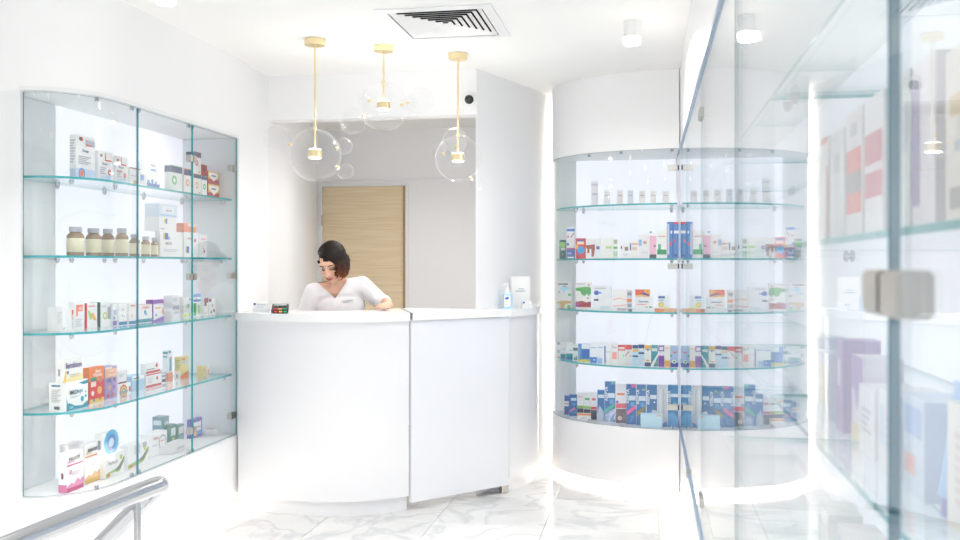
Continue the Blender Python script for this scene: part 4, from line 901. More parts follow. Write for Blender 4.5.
(0, 'carton', (-2.397, 3.9919, 0.407, 0.1771, 0.05, 0.1111), 'F4F4F5', [('p', [(0, 0.02), (0.75, 0.14), (1, 0.5), (1, 0.62), (0.6, 0.3), (0, 0.2)], '9CC05C'), ('p', [(0.4, 0.2), (0.75, 0.22), (1, 0.62), (1, 0.72), (0.7, 0.38)], '6F7377'), ('o', 0.82, 0.7, 0.07, 'C3CF58'), (0.08, 0.06, 0.2, 0.18, 'E06A5A'), (0.3, 0.55, 0.6, 0.95, 'D3D4D8'), (0.7, 0.75, 0.9, 0.95, 'A9ABB4')], [], 'white carton with green swoosh and grey bars, fifth from curved corner, bottom shelf, wall case', 'products on the bottom shelf of the wall case'),
(0, 'carton', (-2.448, 4.2588, 0.407, 0.1576, 0.06, 0.1114), 'F4F4F5', [('g', 0.72, 0.52, 0.24, 0.05, 'A9B0B4'), (0.6, 0.55, 0.85, 0.6, 'E09A98'), (0.1, 0.45, 0.4, 0.5, 'C9CBD2')], [('NEXIVIS', 'f', 0.3, 0.78, 0.014, 'D2535A')], 'white carton with red title, grey ring, sixth from curved corner, bottom shelf, wall case', 'products on the bottom shelf of the wall case'),
(0, 'carton', (-2.5314, 4.4771, 0.407, 0.0563, 0.0627, 0.1538), '6E9AA6', [(0.1, 0.62, 0.9, 0.82, 'DCE8EA'), ('s', 0.1, 0.72, 0.8, 0.88, 'DCE8EA'), (0.1, 0.3, 0.6, 0.45, '8FB4BC'), ('s', 0, 0.5, 1, 0.52, '8FB4BC')], [], 'tall teal carton with white script, seventh from curved corner, bottom shelf, wall case', 'products on the bottom shelf of the wall case'),
(0, 'carton', (-2.465, 4.4589, 0.407, 0.0568, 0.03, 0.1163), '3F7F75', [(0.1, 0.5, 0.9, 0.85, 'CFDFDC'), (0.3, 0.15, 0.7, 0.4, 'B8C46A')], [], 'green carton with white label, eighth from curved corner, bottom shelf, wall case', 'products on the bottom shelf of the wall case'),
(0, 'carton', (-2.455, 4.5215, 0.407, 0.0644, 0.03, 0.1052), '4C8A7C', [(0.1, 0.55, 0.9, 0.9, 'D5DAD6'), (0.1, 0.2, 0.6, 0.45, '7FB09A'), (0.7, 0.2, 0.95, 0.5, '8C8AC6')], [], 'green carton with grey label, ninth from curved corner, bottom shelf, wall case', 'products on the bottom shelf of the wall case'),
(0, 'carton', (-2.391, 4.3628, 0.407, 0.1948, 0.07, 0.0411), 'EFEFF0', [(0.3, 0.3, 0.7, 0.6, 'CFCFD6')], [], 'flat white carton lying down, tenth from curved corner, bottom shelf, wall case', 'products on the bottom shelf of the wall case'),
(0, 'carton', (-2.475, 4.7369, 0.407, 0.115, 0.03, 0.1019), '6C54B8', [(0.15, 0.32, 0.9, 0.82, 'EFEDF4'), (0.2, 0.1, 0.45, 0.32, 'EEBE58'), (0.5, 0.12, 0.9, 0.3, '5AA8D8'), (0, 0.3, 0.15, 0.55, 'E36A6A'), (0.2, 0.5, 0.85, 0.54, '3D3D68')], [], 'purple framed carton with white centre, eleventh from curved corner, bottom shelf, wall case', 'products on the bottom shelf of the wall case'),
(0, 'pouch', (-2.423, 4.8191, 0.407, 0.0454, 0.12, 0.0332), 'F0F0F2', [(0.2, 0.3, 0.7, 0.6, 'D6A878')], [], 'flat white pouch with orange print, twelfth from curved corner, bottom shelf, wall case', 'products on the bottom shelf of the wall case'),
(1, 'carton', (-0.329, 5.8036, 1.73, 0.04, 0.03, 0.1534), 'E6E4EA', [(0, 0.82, 1, 0.9, 'C9CBD6'), (0.1, 0.45, 0.9, 0.5, 'AFB4C8')], [], 'tall slim grey white carton, first from curved corner, top shelf, rounded case', 'products on the top shelf of the rounded case'),
(1, 'carton', (-0.2505, 5.7534, 1.73, 0.035, 0.03, 0.0939), 'EAE6EA', [(0.15, 0.6, 0.85, 0.68, 'B9B9CC'), (0.2, 0.78, 0.6, 0.83, 'CFCFDA')], [], 'small pale grey carton, second from curved corner, top shelf, rounded case', 'products on the top shelf of the rounded case'),
(1, 'carton', (-0.169, 5.7153, 1.73, 0.036, 0.03, 0.0881), 'ECE6E6', [(0.15, 0.6, 0.85, 0.68, 'B9B9CC'), (0.2, 0.78, 0.6, 0.83, 'CFCFDA')], [], 'small pinkish white carton, third from curved corner, top shelf, rounded case', 'products on the top shelf of the rounded case'),
(1, 'carton', (-0.1055, 5.692, 1.73, 0.035, 0.03, 0.0838), 'D6D9E4', [(0.15, 0.6, 0.85, 0.68, 'B9B9CC'), (0.2, 0.78, 0.6, 0.83, 'CFCFDA')], [], 'small blue grey carton, fourth from curved corner, top shelf, rounded case', 'products on the top shelf of the rounded case'),
(1, 'carton', (-0.035, 5.6727, 1.73, 0.038, 0.03, 0.0797), 'EEE8EA', [(0.15, 0.6, 0.85, 0.68, 'B9B9CC'), (0.2, 0.78, 0.6, 0.83, 'CFCFDA')], [], 'small rosy white carton, fifth from curved corner, top shelf, rounded case', 'products on the top shelf of the rounded case'),
(1, 'carton', (0.0315, 5.6589, 1.73, 0.035, 0.03, 0.0761), 'EEE9E8', [(0.15, 0.6, 0.85, 0.68, 'B9B9CC'), (0.2, 0.78, 0.6, 0.83, 'CFCFDA')], [], 'small warm white carton, sixth from curved corner, top shelf, rounded case', 'products on the top shelf of the rounded case'),
(1, 'carton', (0.105, 5.65, 1.73, 0.038, 0.03, 0.0729), 'EAE4E4', [(0.15, 0.6, 0.85, 0.68, 'B9B9CC'), (0.2, 0.78, 0.6, 0.83, 'CFCFDA')], [], 'small cream white carton, seventh from curved corner, top shelf, rounded case', 'products on the top shelf of the rounded case'),
(1, 'carton', (-0.5525, 6.065, 1.4, 0.041, 0.03, 0.1244), '2F6B66', [(0.05, 0.62, 0.95, 0.88, '9CD46A'), (0.2, 0.45, 0.9, 0.6, 'D8E6E0'), ('o', 0.5, 0.25, 0.12, 'BEE27A')], [], 'dark green carton with lime band, first from curved corner, second shelf, rounded case', 'products on the second shelf of the rounded case'),
(1, 'carton', (-0.493, 5.9871, 1.4, 0.052, 0.04, 0.0701), '4A6AB0', [(0, 0.88, 1, 1, 'E0559A'), (0.1, 0.4, 0.6, 0.6, '9FB6E4'), (0.1, 0.05, 0.9, 0.18, 'E9ECF2')], [], 'navy carton with pink top line, bottom of second stack from corner, second shelf, rounded case', 'products on the second shelf of the rounded case'),
(1, 'carton', (-0.4935, 5.9901, 1.4706, 0.051, 0.04, 0.0514), 'EDEFF4', [(0, 0.3, 0.3, 0.6, '3F72C4')], [], 'white carton with blue tab, middle of second stack from corner, second shelf, rounded case', 'products on the second shelf of the rounded case'),
(1, 'carton', (-0.494, 5.9931, 1.5225, 0.052, 0.04, 0.0839), 'F0F1F4', [(0, 0.66, 1, 0.86, '4F86D8'), ('o', 0.2, 0.25, 0.13, 'E0454F'), ('p', [(0.4, 0.08), (0.55, 0.18), (0.95, 0.5), (0.85, 0.55)], '3A3F50')], [], 'white carton with red dot, top of second stack from corner, second shelf, rounded case', 'products on the second shelf of the rounded case'),
(1, 'carton', (-0.422, 5.8998, 1.4, 0.062, 0.04, 0.1301), 'E2524C', [(0.1, 0.86, 0.9, 0.94, '5E62A8'), (0.15, 0.7, 0.85, 0.84, 'F0DCCB'), ('o', 0.5, 0.42, 0.4, '2FA4E4'), (0, 0.48, 0.25, 0.7, 'F0B35A'), ('o', 0.25, 0.15, 0.1, '3A78C8')], [], 'red carton with blue splash, third from curved corner, second shelf, rounded case', 'products on the second shelf of the rounded case'),
(1, 'carton', (-0.356, 5.8352, 1.4, 0.056, 0.04, 0.1235), 'EFECEC', [('p', [(0, 0.68), (1, 0.72), (1, 0.5), (0.85, 0.1), (0.62, 0.1), (0.6, 0.48), (0.4, 0.5), (0.38, 0.28), (0.15, 0.28), (0.15, 0.5), (0, 0.55)], 'A95F54')], [], 'white carton with brown tooth shape, fourth from curved corner, second shelf, rounded case', 'products on the second shelf of the rounded case'),
(1, 'carton', (-0.308, 5.7903, 1.4, 0.028, 0.04, 0.127), 'E9ECF2', [(0.2, 0.45, 0.9, 0.6, '6B52A8')], [], 'narrow white carton with violet text, fifth from curved corner, second shelf, rounded case', 'products on the second shelf of the rounded case'),
(1, 'carton', (-0.2515, 5.7707, 1.4, 0.077, 0.04, 0.1274), 'F2F1EF', [(0.4, 0.48, 0.9, 0.6, 'B9DC94')], [], 'wide white carton with pale green text, sixth from curved corner, second shelf, rounded case', 'products on the second shelf of the rounded case'),
(1, 'carton', (-0.1965, 5.7296, 1.4, 0.025, 0.04, 0.1197), 'E9EFE6', [(0, 0.5, 1, 0.6, '6FAE80'), (0.1, 0.75, 0.9, 0.95, 'A9B39A'), (0, 0.1, 1, 0.35, 'B9DAC0')], [], 'narrow carton with green stripes, seventh from curved corner, second shelf, rounded case', 'products on the second shelf of the rounded case'),
(1, 'carton', (-0.14, 5.7121, 1.4, 0.052, 0.04, 0.0945), 'F0F0F2', [(0.05, 0.6, 0.2, 0.8, '8C5A80'), (0.5, 0.5, 0.9, 0.75, '9C7B64'), (0.3, 0.2, 0.9, 0.3, 'DDDDE4')], [], 'white carton with small pictures, eighth from curved corner, second shelf, rounded case', 'products on the second shelf of the rounded case'),
(1, 'carton', (-0.0845, 5.6926, 1.4, 0.049, 0.04, 0.109), 'F1EFEE', [(0.0, 0.45, 0.18, 0.85, '3F86CC'), (0.3, 0.75, 1, 0.85, 'E0A890'), (0.3, 0.45, 0.9, 0.65, 'E6C9B4')], [], 'white carton with blue stripe, ninth from curved corner, second shelf, rounded case', 'products on the second shelf of the rounded case'),
(1, 'carton', (-0.025, 5.6782, 1.4, 0.062, 0.04, 0.1447), 'EDE9EA', [(0, 0.52, 0.3, 0.78, '8FB3E0'), ('o', 0.6, 0.66, 0.18, 'C99A84'), (0.3, 0.2, 0.9, 0.3, 'DDDDE4')], [], 'wider carton with brown figure, tenth from curved corner, second shelf, rounded case', 'products on the second shelf of the rounded case'),
(1, 'carton', (0.0295, 5.6647, 1.4, 0.041, 0.04, 0.165), 'F0B9D0', [(0, 0, 1, 0.14, '33404A'), (0, 0.82, 1, 1, 'F3F3F6'), (0.05, 0.92, 0.3, 0.98, '3F72C4'), ('o', 0.75, 0.45, 0.15, '7A4A70')], [], 'pink carton with dark base, eleventh from curved corner, second shelf, rounded case', 'products on the second shelf of the rounded case'),
(1, 'carton', (0.0815, 5.658, 1.4, 0.055, 0.04, 0.1644), 'F2F2F0', [(0, 0.14, 1, 0.32, '1F9E5C'), (0.1, 0.32, 0.4, 0.52, '46B67A'), (0.1, 0.78, 0.9, 0.82, 'EBA59A')], [], 'white carton with green block, twelfth from curved corner, second shelf, rounded case', 'products on the second shelf of the rounded case'),
(1, 'carton', (0.146, 5.66, 1.4, 0.068, 0.05, 0.2179), '4585C8', [('p', [(0, 0.28), (0.75, 0.46), (0.75, 0.54), (0, 0.36)], 'EA4F58'), (0.5, 0.94, 1, 1, 'E03A48'), (0.05, 0.1, 0.2, 0.95, 'C3D6F0'), (0.3, 0.68, 1, 0.76, 'EBF0F8'), (0.45, 0.0, 0.6, 1, '2B66B4'), (0, 0, 0.04, 1, 'E58AA0'), ('o', 0.75, 0.08, 0.12, '17458E')], [], 'big blue carton with red band, thirteenth from curved corner, second shelf, rounded case', 'products on the second shelf of the rounded case'),
(1, 'carton', (-0.545, 6.0725, 1.078, 0.096, 0.045, 0.0736), 'ECEAEA', [('p', [(0, 0.5), (0.3, 0.65), (1, 0.62), (1, 0.4), (0.6, 0.35), (0.5, 0), (0.3, 0), (0.25, 0.35), (0, 0.4)], 'D3B06C'), (0.75, 0, 0.95, 0.25, '6CC05A')], [], 'white carton with sandy shape, bottom of first stack from corner, third shelf, rounded case', 'products on the third shelf of the rounded case'),
(1, 'carton', (-0.5455, 6.0755, 1.1521, 0.095, 0.045, 0.0961), 'ECEAEA', [('p', [(0.25, 0.55), (0.55, 0.85), (1, 0.5), (0.6, 0.45), (0.5, 0.1), (0.4, 0.4)], 'A9DDF0'), (0.1, 0.8, 0.8, 0.9, '5A6474'), ('o', 0.2, 0.3, 0.07, '4FA5D6'), (0.8, 0.05, 1, 0.2, '4BB56A'), (0.45, 0.66, 0.65, 0.72, 'B85A50')], [], 'white carton with icy blue shape, top of first stack from corner, third shelf, rounded case', 'products on the third shelf of the rounded case'),
(1, 'carton', (-0.4055, 5.9034, 1.078, 0.097, 0.045, 0.0833), 'EFEDED', [('p', [(0, 0.15), (0, 0.55), (0.4, 0.65), (0.7, 0.52), (1, 0.6), (1, 0.15)], 'B0484E'), (0, 0.15, 0.2, 0.5, 'A86AA0'), ('o', 0.8, 0.85, 0.05, 'D8434F')], [], 'white carton with dark red shape, bottom of second stack from corner, third shelf, rounded case', 'products on the third shelf of the rounded case'),
(1, 'carton', (-0.4055, 5.9064, 1.1618, 0.097, 0.045, 0.0867), 'EFEDED', [('p', [(0, 0.4), (0, 0.6), (0.6, 0.68), (0.9, 0.68), (1, 0.55), (1, 0.2), (0.85, 0), (0.75, 0.2), (0.6, 0), (0.4, 0.1), (0.3, 0.35)], '5FAE62'), (0.05, 0.85, 0.6, 0.92, 'C6C8C6'), ('o', 0.85, 0.8, 0.05, 'C4555A')], [], 'white carton with green animal shape, top of second stack from corner, third shelf, rounded case', 'products on the third shelf of the rounded case'),
(1, 'carton', (-0.281, 5.8034, 1.078, 0.114, 0.045, 0.0824), 'EDEEF2', [(0.4, 0.1, 0.9, 0.3, 'CFE2EA'), (0.05, 0.7, 0.3, 0.85, '4A5060')], [], 'white carton with black script, bottom of third stack from corner, third shelf, rounded case', 'products on the third shelf of the rounded case'),
(1, 'carton', (-0.281, 5.8064, 1.1609, 0.114, 0.045, 0.0662), 'EDEEF2', [('o', 0.18, 0.38, 0.13, '3E5FC4'), (0.3, 0.3, 0.45, 0.45, '6C8ADA'), (0.1, 0.75, 0.7, 0.85, 'C3C6D0')], [], 'white carton with royal blue blot, top of third stack from corner, third shelf, rounded case', 'products on the third shelf of the rounded case'),
(1, 'carton', (-0.171, 5.7335, 1.078, 0.082, 0.045, 0.1285), 'F3EFEF', [('p', [(0, 0.5), (0.5, 0.58), (1, 0.5), (1, 0.56), (0.5, 0.64), (0, 0.57)], 'F2C0B8'), ('p', [(0, 0.2), (1, 0.26), (1, 0.31), (0, 0.26)], 'F2C0B8'), (0.3, 0.02, 1, 0.12, 'B4B4BE')], [], 'wide white carton with pink wave lines, fourth from curved corner, third shelf, rounded case', 'products on the third shelf of the rounded case'),
(1, 'carton', (-0.111, 5.7005, 1.078, 0.03, 0.045, 0.1278), 'D5D6DC', [(0.0, 0.45, 1, 0.58, 'F08038'), (0.1, 0.75, 0.9, 0.9, '8E94A4'), (0.1, 0.2, 0.9, 0.35, '9CA1AE'), (0.3, 0.0, 1, 0.1, '55575F')], [], 'narrow grey carton with orange corner, fifth from curved corner, third shelf, rounded case', 'products on the third shelf of the rounded case'),
(1, 'carton', (-0.0245, 5.6863, 1.078, 0.107, 0.045, 0.0887), 'EDEDF0', [('o', 0.65, 0.3, 0.05, 'D8A24A'), ('o', 0.85, 0.3, 0.05, '5A6B9A'), ('o', 0.95, 0.3, 0.04, '7FB84A'), (0.1, 0.45, 0.6, 0.5, 'E08A7C')], [('Suprastin', 'f', 0.48, 0.68, 0.016, '3A3F4A')], 'white carton with black title, bottom of sixth stack from corner, third shelf, rounded case', 'products on the third shelf of the rounded case'),
(1, 'carton', (-0.032, 5.6893, 1.1672, 0.088, 0.045, 0.043), 'E8603A', [(0.6, 0, 1, 1, 'F0A542'), ('p', [(0.3, 0.45), (0.6, 0.6), (0.95, 0.3), (0.95, 0.05), (0.6, 0.3)], '2F4690'), (0, 0, 0.55, 0.25, 'E9C378')], [], 'red orange carton with navy arc, top of sixth stack from corner, third shelf, rounded case', 'products on the third shelf of the rounded case'),
(1, 'carton', (0.105, 5.665, 1.078, 0.132, 0.05, 0.0188), 'EC8A4C', [(0.4, 0, 1, 1, 'F3B98C'), (0.75, 0.2, 0.95, 0.8, 'F0C9A8')], [], 'flat orange carton, bottom of seventh stack from corner, third shelf, rounded case', 'products on the third shelf of the rounded case'),
(1, 'carton', (0.0925, 5.6655, 1.0973, 0.069, 0.045, 0.0786), 'E9EDF2', [('o', 0.28, 0.3, 0.24, 'E3CC4A'), ('o', 0.28, 0.3, 0.12, 'EFE58A'), (0.05, 0.78, 0.6, 0.95, '3F6FB0'), (0.05, 0.6, 0.5, 0.66, '7FA8D8'), (0.45, 0, 1, 0.15, 'EDEB9C')], [], 'white carton with yellow ring, top of seventh stack from corner, third shelf, rounded case', 'products on the third shelf of the rounded case'),
(1, 'carton', (-0.58, 6.0625, 0.748, 0.024, 0.025, 0.1065), 'EDF0F3', [(0.1, 0.82, 0.95, 0.98, '5A93B8'), (0.2, 0.3, 0.9, 0.5, '6CA2C4'), (0, 0, 1, 0.07, 'E9857A')], [], 'white carton with two slate blue marks, first from curved corner, fourth shelf, rounded case', 'products on the fourth shelf of the rounded case'),
(1, 'carton', (-0.5495, 6.065, 0.748, 0.033, 0.03, 0.099), 'F1F3F4', [(0, 0, 1, 0.28, '2F86C0'), (0.1, 0.1, 0.9, 0.26, '3DB580'), (0.4, 0.55, 0.8, 0.62, 'A9CBE0')], [], 'white carton with green blue base, second from curved corner, fourth shelf, rounded case', 'products on the fourth shelf of the rounded case'),
(1, 'carton', (-0.5005, 5.9879, 0.748, 0.041, 0.035, 0.1097), 'F1F3F4', [(0, 0, 1, 0.34, '3480C4'), ('p', [(0, 0.12), (1, 0.2), (1, 0.36), (0.4, 0.28)], '2FB88A'), (0.5, 0.5, 0.9, 0.56, '8FBBDC')], [], 'white carton with green swoosh base, third from curved corner, fourth shelf, rounded case', 'products on the fourth shelf of the rounded case'),
(1, 'carton', (-0.457, 5.919, 0.748, 0.03, 0.035, 0.1), 'EFF2EE', [(0, 0.66, 1, 0.82, '6B7890'), (0, 0.62, 1, 0.66, '9CCB74'), ('p', [(0.1, 0.05), (0.4, 0.3), (0.5, 0.1), (0.7, 0.35), (0.9, 0.05)], '4A8A58')], [], 'white carton with leaf print, fourth from curved corner, fourth shelf, rounded case', 'products on the fourth shelf of the rounded case'),
(1, 'carton', (-0.4005, 5.8795, 0.748, 0.071, 0.035, 0.1106), '3F86CC', [(0, 0, 1, 0.12, 'D9CF4E'), (0.3, 0.72, 1, 1, 'EEF1F4'), (0.35, 0.2, 0.95, 0.66, '2D6FBE'), (0.05, 0.15, 0.2, 0.95, '6FA8DE')], [], 'bright blue carton with yellow base, fifth from curved corner, fourth shelf, rounded case', 'products on the fourth shelf of the rounded case'),
(1, 'carton', (-0.336, 5.8119, 0.748, 0.042, 0.035, 0.1267), 'EEF2F7', [(0, 0, 1, 0.28, '2F7FD0'), ('o', 0.6, 0.14, 0.12, 'E2F0FA'), (0.1, 0.72, 0.9, 0.76, '7FB4DC')], [], 'white carton with water drop base, sixth from curved corner, fourth shelf, rounded case', 'products on the fourth shelf of the rounded case'),
(1, 'carton', (-0.285, 5.7808, 0.748, 0.052, 0.035, 0.1282), 'EDF1F7', [(0.84, 0, 1, 0.85, '5566B0'), (0, 0, 0.6, 0.25, '9CC0EA'), (0.1, 0.75, 0.7, 0.79, '7FB4DC')], [], 'white carton with navy edge stripe, seventh from curved corner, fourth shelf, rounded case', 'products on the fourth shelf of the rounded case'),
(1, 'carton', (-0.24, 5.7491, 0.748, 0.03, 0.035, 0.1303), 'F1F0F0', [(0.1, 0.55, 0.9, 0.6, 'C9CBD0')], [], 'plain white carton with grey line, eighth from curved corner, fourth shelf, rounded case', 'products on the fourth shelf of the rounded case'),
(1, 'carton', (-0.204, 5.733, 0.748, 0.036, 0.035, 0.1291), 'F3F0F0', [(0.15, 0.25, 0.9, 0.58, 'F2A39A'), ('o', 0.15, 0.88, 0.1, 'D8506A'), (0.2, 0.78, 0.9, 0.83, '9CC3DC')], [], 'white carton with coral text block, ninth from curved corner, fourth shelf, rounded case', 'products on the fourth shelf of the rounded case'),
(1, 'carton', (-0.1595, 5.7154, 0.748, 0.043, 0.035, 0.1221), 'ECEAEA', [(0, 0.72, 1, 1, 'D84A42'), (0.1, 0.78, 0.9, 0.9, 'F2DCD8'), ('o', 0.78, 0.46, 0.12, '7CC27A'), (0, 0.3, 0.06, 0.75, 'D84A42')], [], 'white carton with red frame, green dot, tenth from curved corner, fourth shelf, rounded case', 'products on the fourth shelf of the rounded case'),
(1, 'carton', (-0.116, 5.6988, 0.748, 0.04, 0.035, 0.1242), 'E3E2E6', [(0, 0.78, 1, 1, 'E2474A'), ('o', 0.78, 0.46, 0.12, 'EC6A68'), ('p', [(0, 0.5), (0.6, 0.72), (0.6, 0.66), (0, 0.44)], 'B85A60')], [], 'grey carton with red top, red dot, eleventh from curved corner, fourth shelf, rounded case', 'products on the fourth shelf of the rounded case'),
(1, 'carton', (-0.076, 5.6854, 0.748, 0.034, 0.035, 0.1248), 'BFE0F2', [(0, 0.84, 1, 1, '2F4A80'), (0, 0.68, 1, 0.8, 'EDBE62'), (0, 0.42, 1, 0.5, '2F4A80'), ('o', 0.7, 0.26, 0.16, 'F1E6DE')], [], 'sky blue carton with navy top, twelfth from curved corner, fourth shelf, rounded case', 'products on the fourth shelf of the rounded case'),
(1, 'carton', (-0.0395, 5.6759, 0.748, 0.035, 0.035, 0.1292), 'C6E0F1', [(0, 0.84, 1, 1, '2C4076'), (0, 0.56, 1, 0.64, '2C4076'), ('o', 0.7, 0.24, 0.16, 'EADBD0'), (0.2, 0.7, 0.9, 0.8, 'E9EEF4')], [], 'pale blue carton with navy bands, thirteenth from curved corner, fourth shelf, rounded case', 'products on the fourth shelf of the rounded case'),
(1, 'carton', (-0.0015, 5.6676, 0.748, 0.037, 0.035, 0.1286), 'F0EDEA', [(0, 0, 1, 0.18, '32406E'), (0, 0.76, 1, 0.98, 'EDB64E'), ('o', 0.5, 0.78, 0.22, '3F9AD8'), (0.2, 0.24, 0.8, 0.3, 'E89A4E')], [], 'carton with yellow blue cap and navy base, fourteenth from curved corner, fourth shelf, rounded case', 'products on the fourth shelf of the rounded case'),
(1, 'carton', (0.0388, 5.6607, 0.748, 0.0405, 0.035, 0.1275), '3E9AA8', [(0.1, 0.72, 0.9, 0.86, 'D6E6E8'), ('p', [(0, 0.1), (1, 0.62), (1, 0.5), (0.3, 0), (0, 0)], 'F0F2F2'), ('o', 0.7, 0.18, 0.18, 'C99B7C')], [], 'teal carton with white diagonal, fifteenth from curved corner, fourth shelf, rounded case', 'products on the fourth shelf of the rounded case'),
(1, 'carton', (0.0785, 5.6546, 0.748, 0.035, 0.035, 0.1286), 'E9E4EF', [(0, 0, 1, 0.52, '7A3EA8'), (0, 0.72, 1, 1, '8A6CB0'), (0.2, 0.78, 0.8, 0.92, 'E9E4EF'), ('o', 0.5, 0.1, 0.1, 'D48AB0')], [], 'white carton with purple blocks, sixteenth from curved corner, fourth shelf, rounded case', 'products on the fourth shelf of the rounded case'),
(1, 'carton', (0.1138, 5.6525, 0.748, 0.0325, 0.035, 0.1281), 'F1EFEC', [(0, 0, 1, 0.3, 'F0B254'), (0.1, 0.84, 0.9, 0.9, 'EDC178'), ('o', 0.1, 0.22, 0.12, '7CB84A')], [], 'white carton with orange base, seventeenth from curved corner, fourth shelf, rounded case', 'products on the fourth shelf of the rounded case'),
(1, 'carton', (0.1547, 5.6525, 0.748, 0.0465, 0.035, 0.1264), 'A9C0E4', [(0, 0, 1, 0.2, '3A50A8'), ('o', 0.5, 0.25, 0.26, 'F3F5F2'), ('o', 0.5, 0.25, 0.15, '3F9E68'), ('p', [(0.2, 0.75), (0.6, 0.7), (0.9, 0.8), (0.6, 0.62)], 'DA4A52'), (0, 0.48, 0.2, 0.58, '2F8F62')], [], 'periwinkle carton with green ring, red swoosh, eighteenth from curved corner, fourth shelf, rounded case', 'products on the fourth shelf of the rounded case'),
(1, 'carton', (-0.521, 6.0073, 0.386, 0.03, 0.03, 0.1213), '4667B4', [(0, 0.45, 1, 0.72, 'EEF0F4'), (0, 0.56, 1, 0.62, 'EE8E5E')], [], 'small navy carton with white orange stripe, first from curved corner, bottom shelf, rounded case', 'products on the bottom shelf of the rounded case'),
(1, 'carton', (-0.476, 5.9681, 0.386, 0.048, 0.03, 0.1344), '0872B4', [(0.2, 0.72, 0.95, 0.86, 'D8E6F4'), ('p', [(0.05, 0.16), (0.75, 0.32), (0.75, 0.42), (0.05, 0.26)], 'F08AB8'), (0.4, 0.5, 0.8, 0.6, '5C9FD6')], [], 'small blue carton with pink flash, second from curved corner, bottom shelf, rounded case', 'products on the bottom shelf of the rounded case'),
(1, 'carton', (-0.426, 5.9223, 0.386, 0.04, 0.03, 0.1548), 'E9EAF0', [(0, 0, 1, 0.36, '26304E'), (0, 0.38, 1, 0.48, '8CC04A'), (0.1, 0.82, 0.8, 0.88, 'F0B8A0'), ('o', 0.5, 0.18, 0.22, '4A5E98')], [], 'white carton with lime band over navy base, third from curved corner, bottom shelf, rounded case', 'products on the bottom shelf of the rounded case'),
(1, 'carton', (-0.38, 5.8794, 0.386, 0.042, 0.03, 0.1619), 'E9EAF0', [(0, 0, 1, 0.36, '26304E'), (0, 0.38, 1, 0.48, '8CC04A'), (0.15, 0.72, 0.85, 0.8, '4FAE72'), ('o', 0.5, 0.18, 0.22, '4A5E98')], [], 'white carton with green title over navy base, fourth from curved corner, bottom shelf, rounded case', 'products on the bottom shelf of the rounded case'),
(1, 'carton', (-0.336, 5.8429, 0.386, 0.038, 0.03, 0.168), 'ECEAF0', [(0, 0, 1, 0.36, '2A2F4C'), (0, 0.38, 1, 0.48, 'DA4050'), (0.2, 0.72, 0.8, 0.8, 'DA5A62')], [], 'white carton with red band over dark base, fifth from curved corner, bottom shelf, rounded case', 'products on the bottom shelf of the rounded case'),
(1, 'carton', (-0.29, 5.8164, 0.386, 0.044, 0.035, 0.1887), '0872B4', [('p', [(0, 0), (0.9, 0), (0.9, 0.3), (0.3, 0.5), (0, 0.2)], 'C3CEDC'), (0.1, 0.75, 0.95, 0.86, 'D8E6F4')], [], 'blue carton with silver diagonal, sixth from curved corner, bottom shelf, rounded case', 'products on the bottom shelf of the rounded case'),
(1, 'carton', (-0.232, 5.7888, 0.386, 0.064, 0.035, 0.2467), '0268B0', [(0.3, 0.6, 0.95, 0.72, 'D8E6F4'), ('p', [(0.05, 0.22), (0.95, 0.38), (0.95, 0.48), (0.05, 0.32)], '2FB8A6'), ('p', [(0.3, 0), (0.5, 0.2), (0.9, 0.26), (0.6, 0.06)], '3E8CCB'), (0.45, 0.45, 0.85, 0.56, '5C9FD6'), (0.6, 0.94, 1, 1, '3FC0A8')], [('ASEPTA', 'v', 0.16, 0.7, 0.026, 'E6F0F8')], 'tallest blue carton with teal flash, seventh from curved corner, bottom shelf, rounded case', 'products on the bottom shelf of the rounded case'),
(1, 'carton', (-0.1645, 5.7566, 0.386, 0.063, 0.035, 0.2381), 'ECEAF0', [(0, 0, 1, 0.36, '6E5A66'), (0, 0.38, 1, 0.5, 'E0566E'), (0.15, 0.72, 0.85, 0.77, 'F08046'), ('o', 0.15, 0.54, 0.14, '7A68B4'), ('o', 0.4, 0.12, 0.2, 'E9E2E0'), ('o', 0.4, 0.12, 0.1, 'E88A4A')], [], 'white and pink carton with dark base, eighth from curved corner, bottom shelf, rounded case', 'products on the bottom shelf of the rounded case'),
(1, 'carton', (-0.1015, 5.7221, 0.386, 0.059, 0.035, 0.2421), '0268B0', [(0.3, 0.6, 0.95, 0.72, 'D8E6F4'), ('p', [(0.05, 0.22), (0.95, 0.38), (0.95, 0.48), (0.05, 0.32)], 'F268AC'), ('p', [(0.3, 0), (0.5, 0.2), (0.9, 0.26), (0.6, 0.06)], '3E8CCB'), (0.45, 0.45, 0.85, 0.56, '5C9FD6'), (0.5, 0.93, 1, 1, 'F268AC')], [('ASEPTA', 'v', 0.16, 0.7, 0.026, 'E6F0F8')], 'blue carton with hot pink flash, ninth from curved corner, bottom shelf, rounded case', 'products on the bottom shelf of the rounded case'),
(1, 'carton', (-0.041, 5.7042, 0.386, 0.058, 0.035, 0.2434), '0268B0', [(0.3, 0.6, 0.95, 0.72, 'D8E6F4'), ('p', [(0.05, 0.22), (0.95, 0.38), (0.95, 0.48), (0.05, 0.32)], '9C8B3E'), ('p', [(0.3, 0), (0.5, 0.2), (0.9, 0.26), (0.6, 0.06)], '3E8CCB'), (0.45, 0.45, 0.85, 0.56, '5C9FD6'), (0, 0.4, 0.04, 1, 'D9D44A'), (0.6, 0.86, 0.9, 0.9, '9CC84A')], [('ASEPTA', 'v', 0.16, 0.7, 0.026, 'E6F0F8')], 'blue carton with olive flash, tenth from curved corner, bottom shelf, rounded case', 'products on the bottom shelf of the rounded case'),
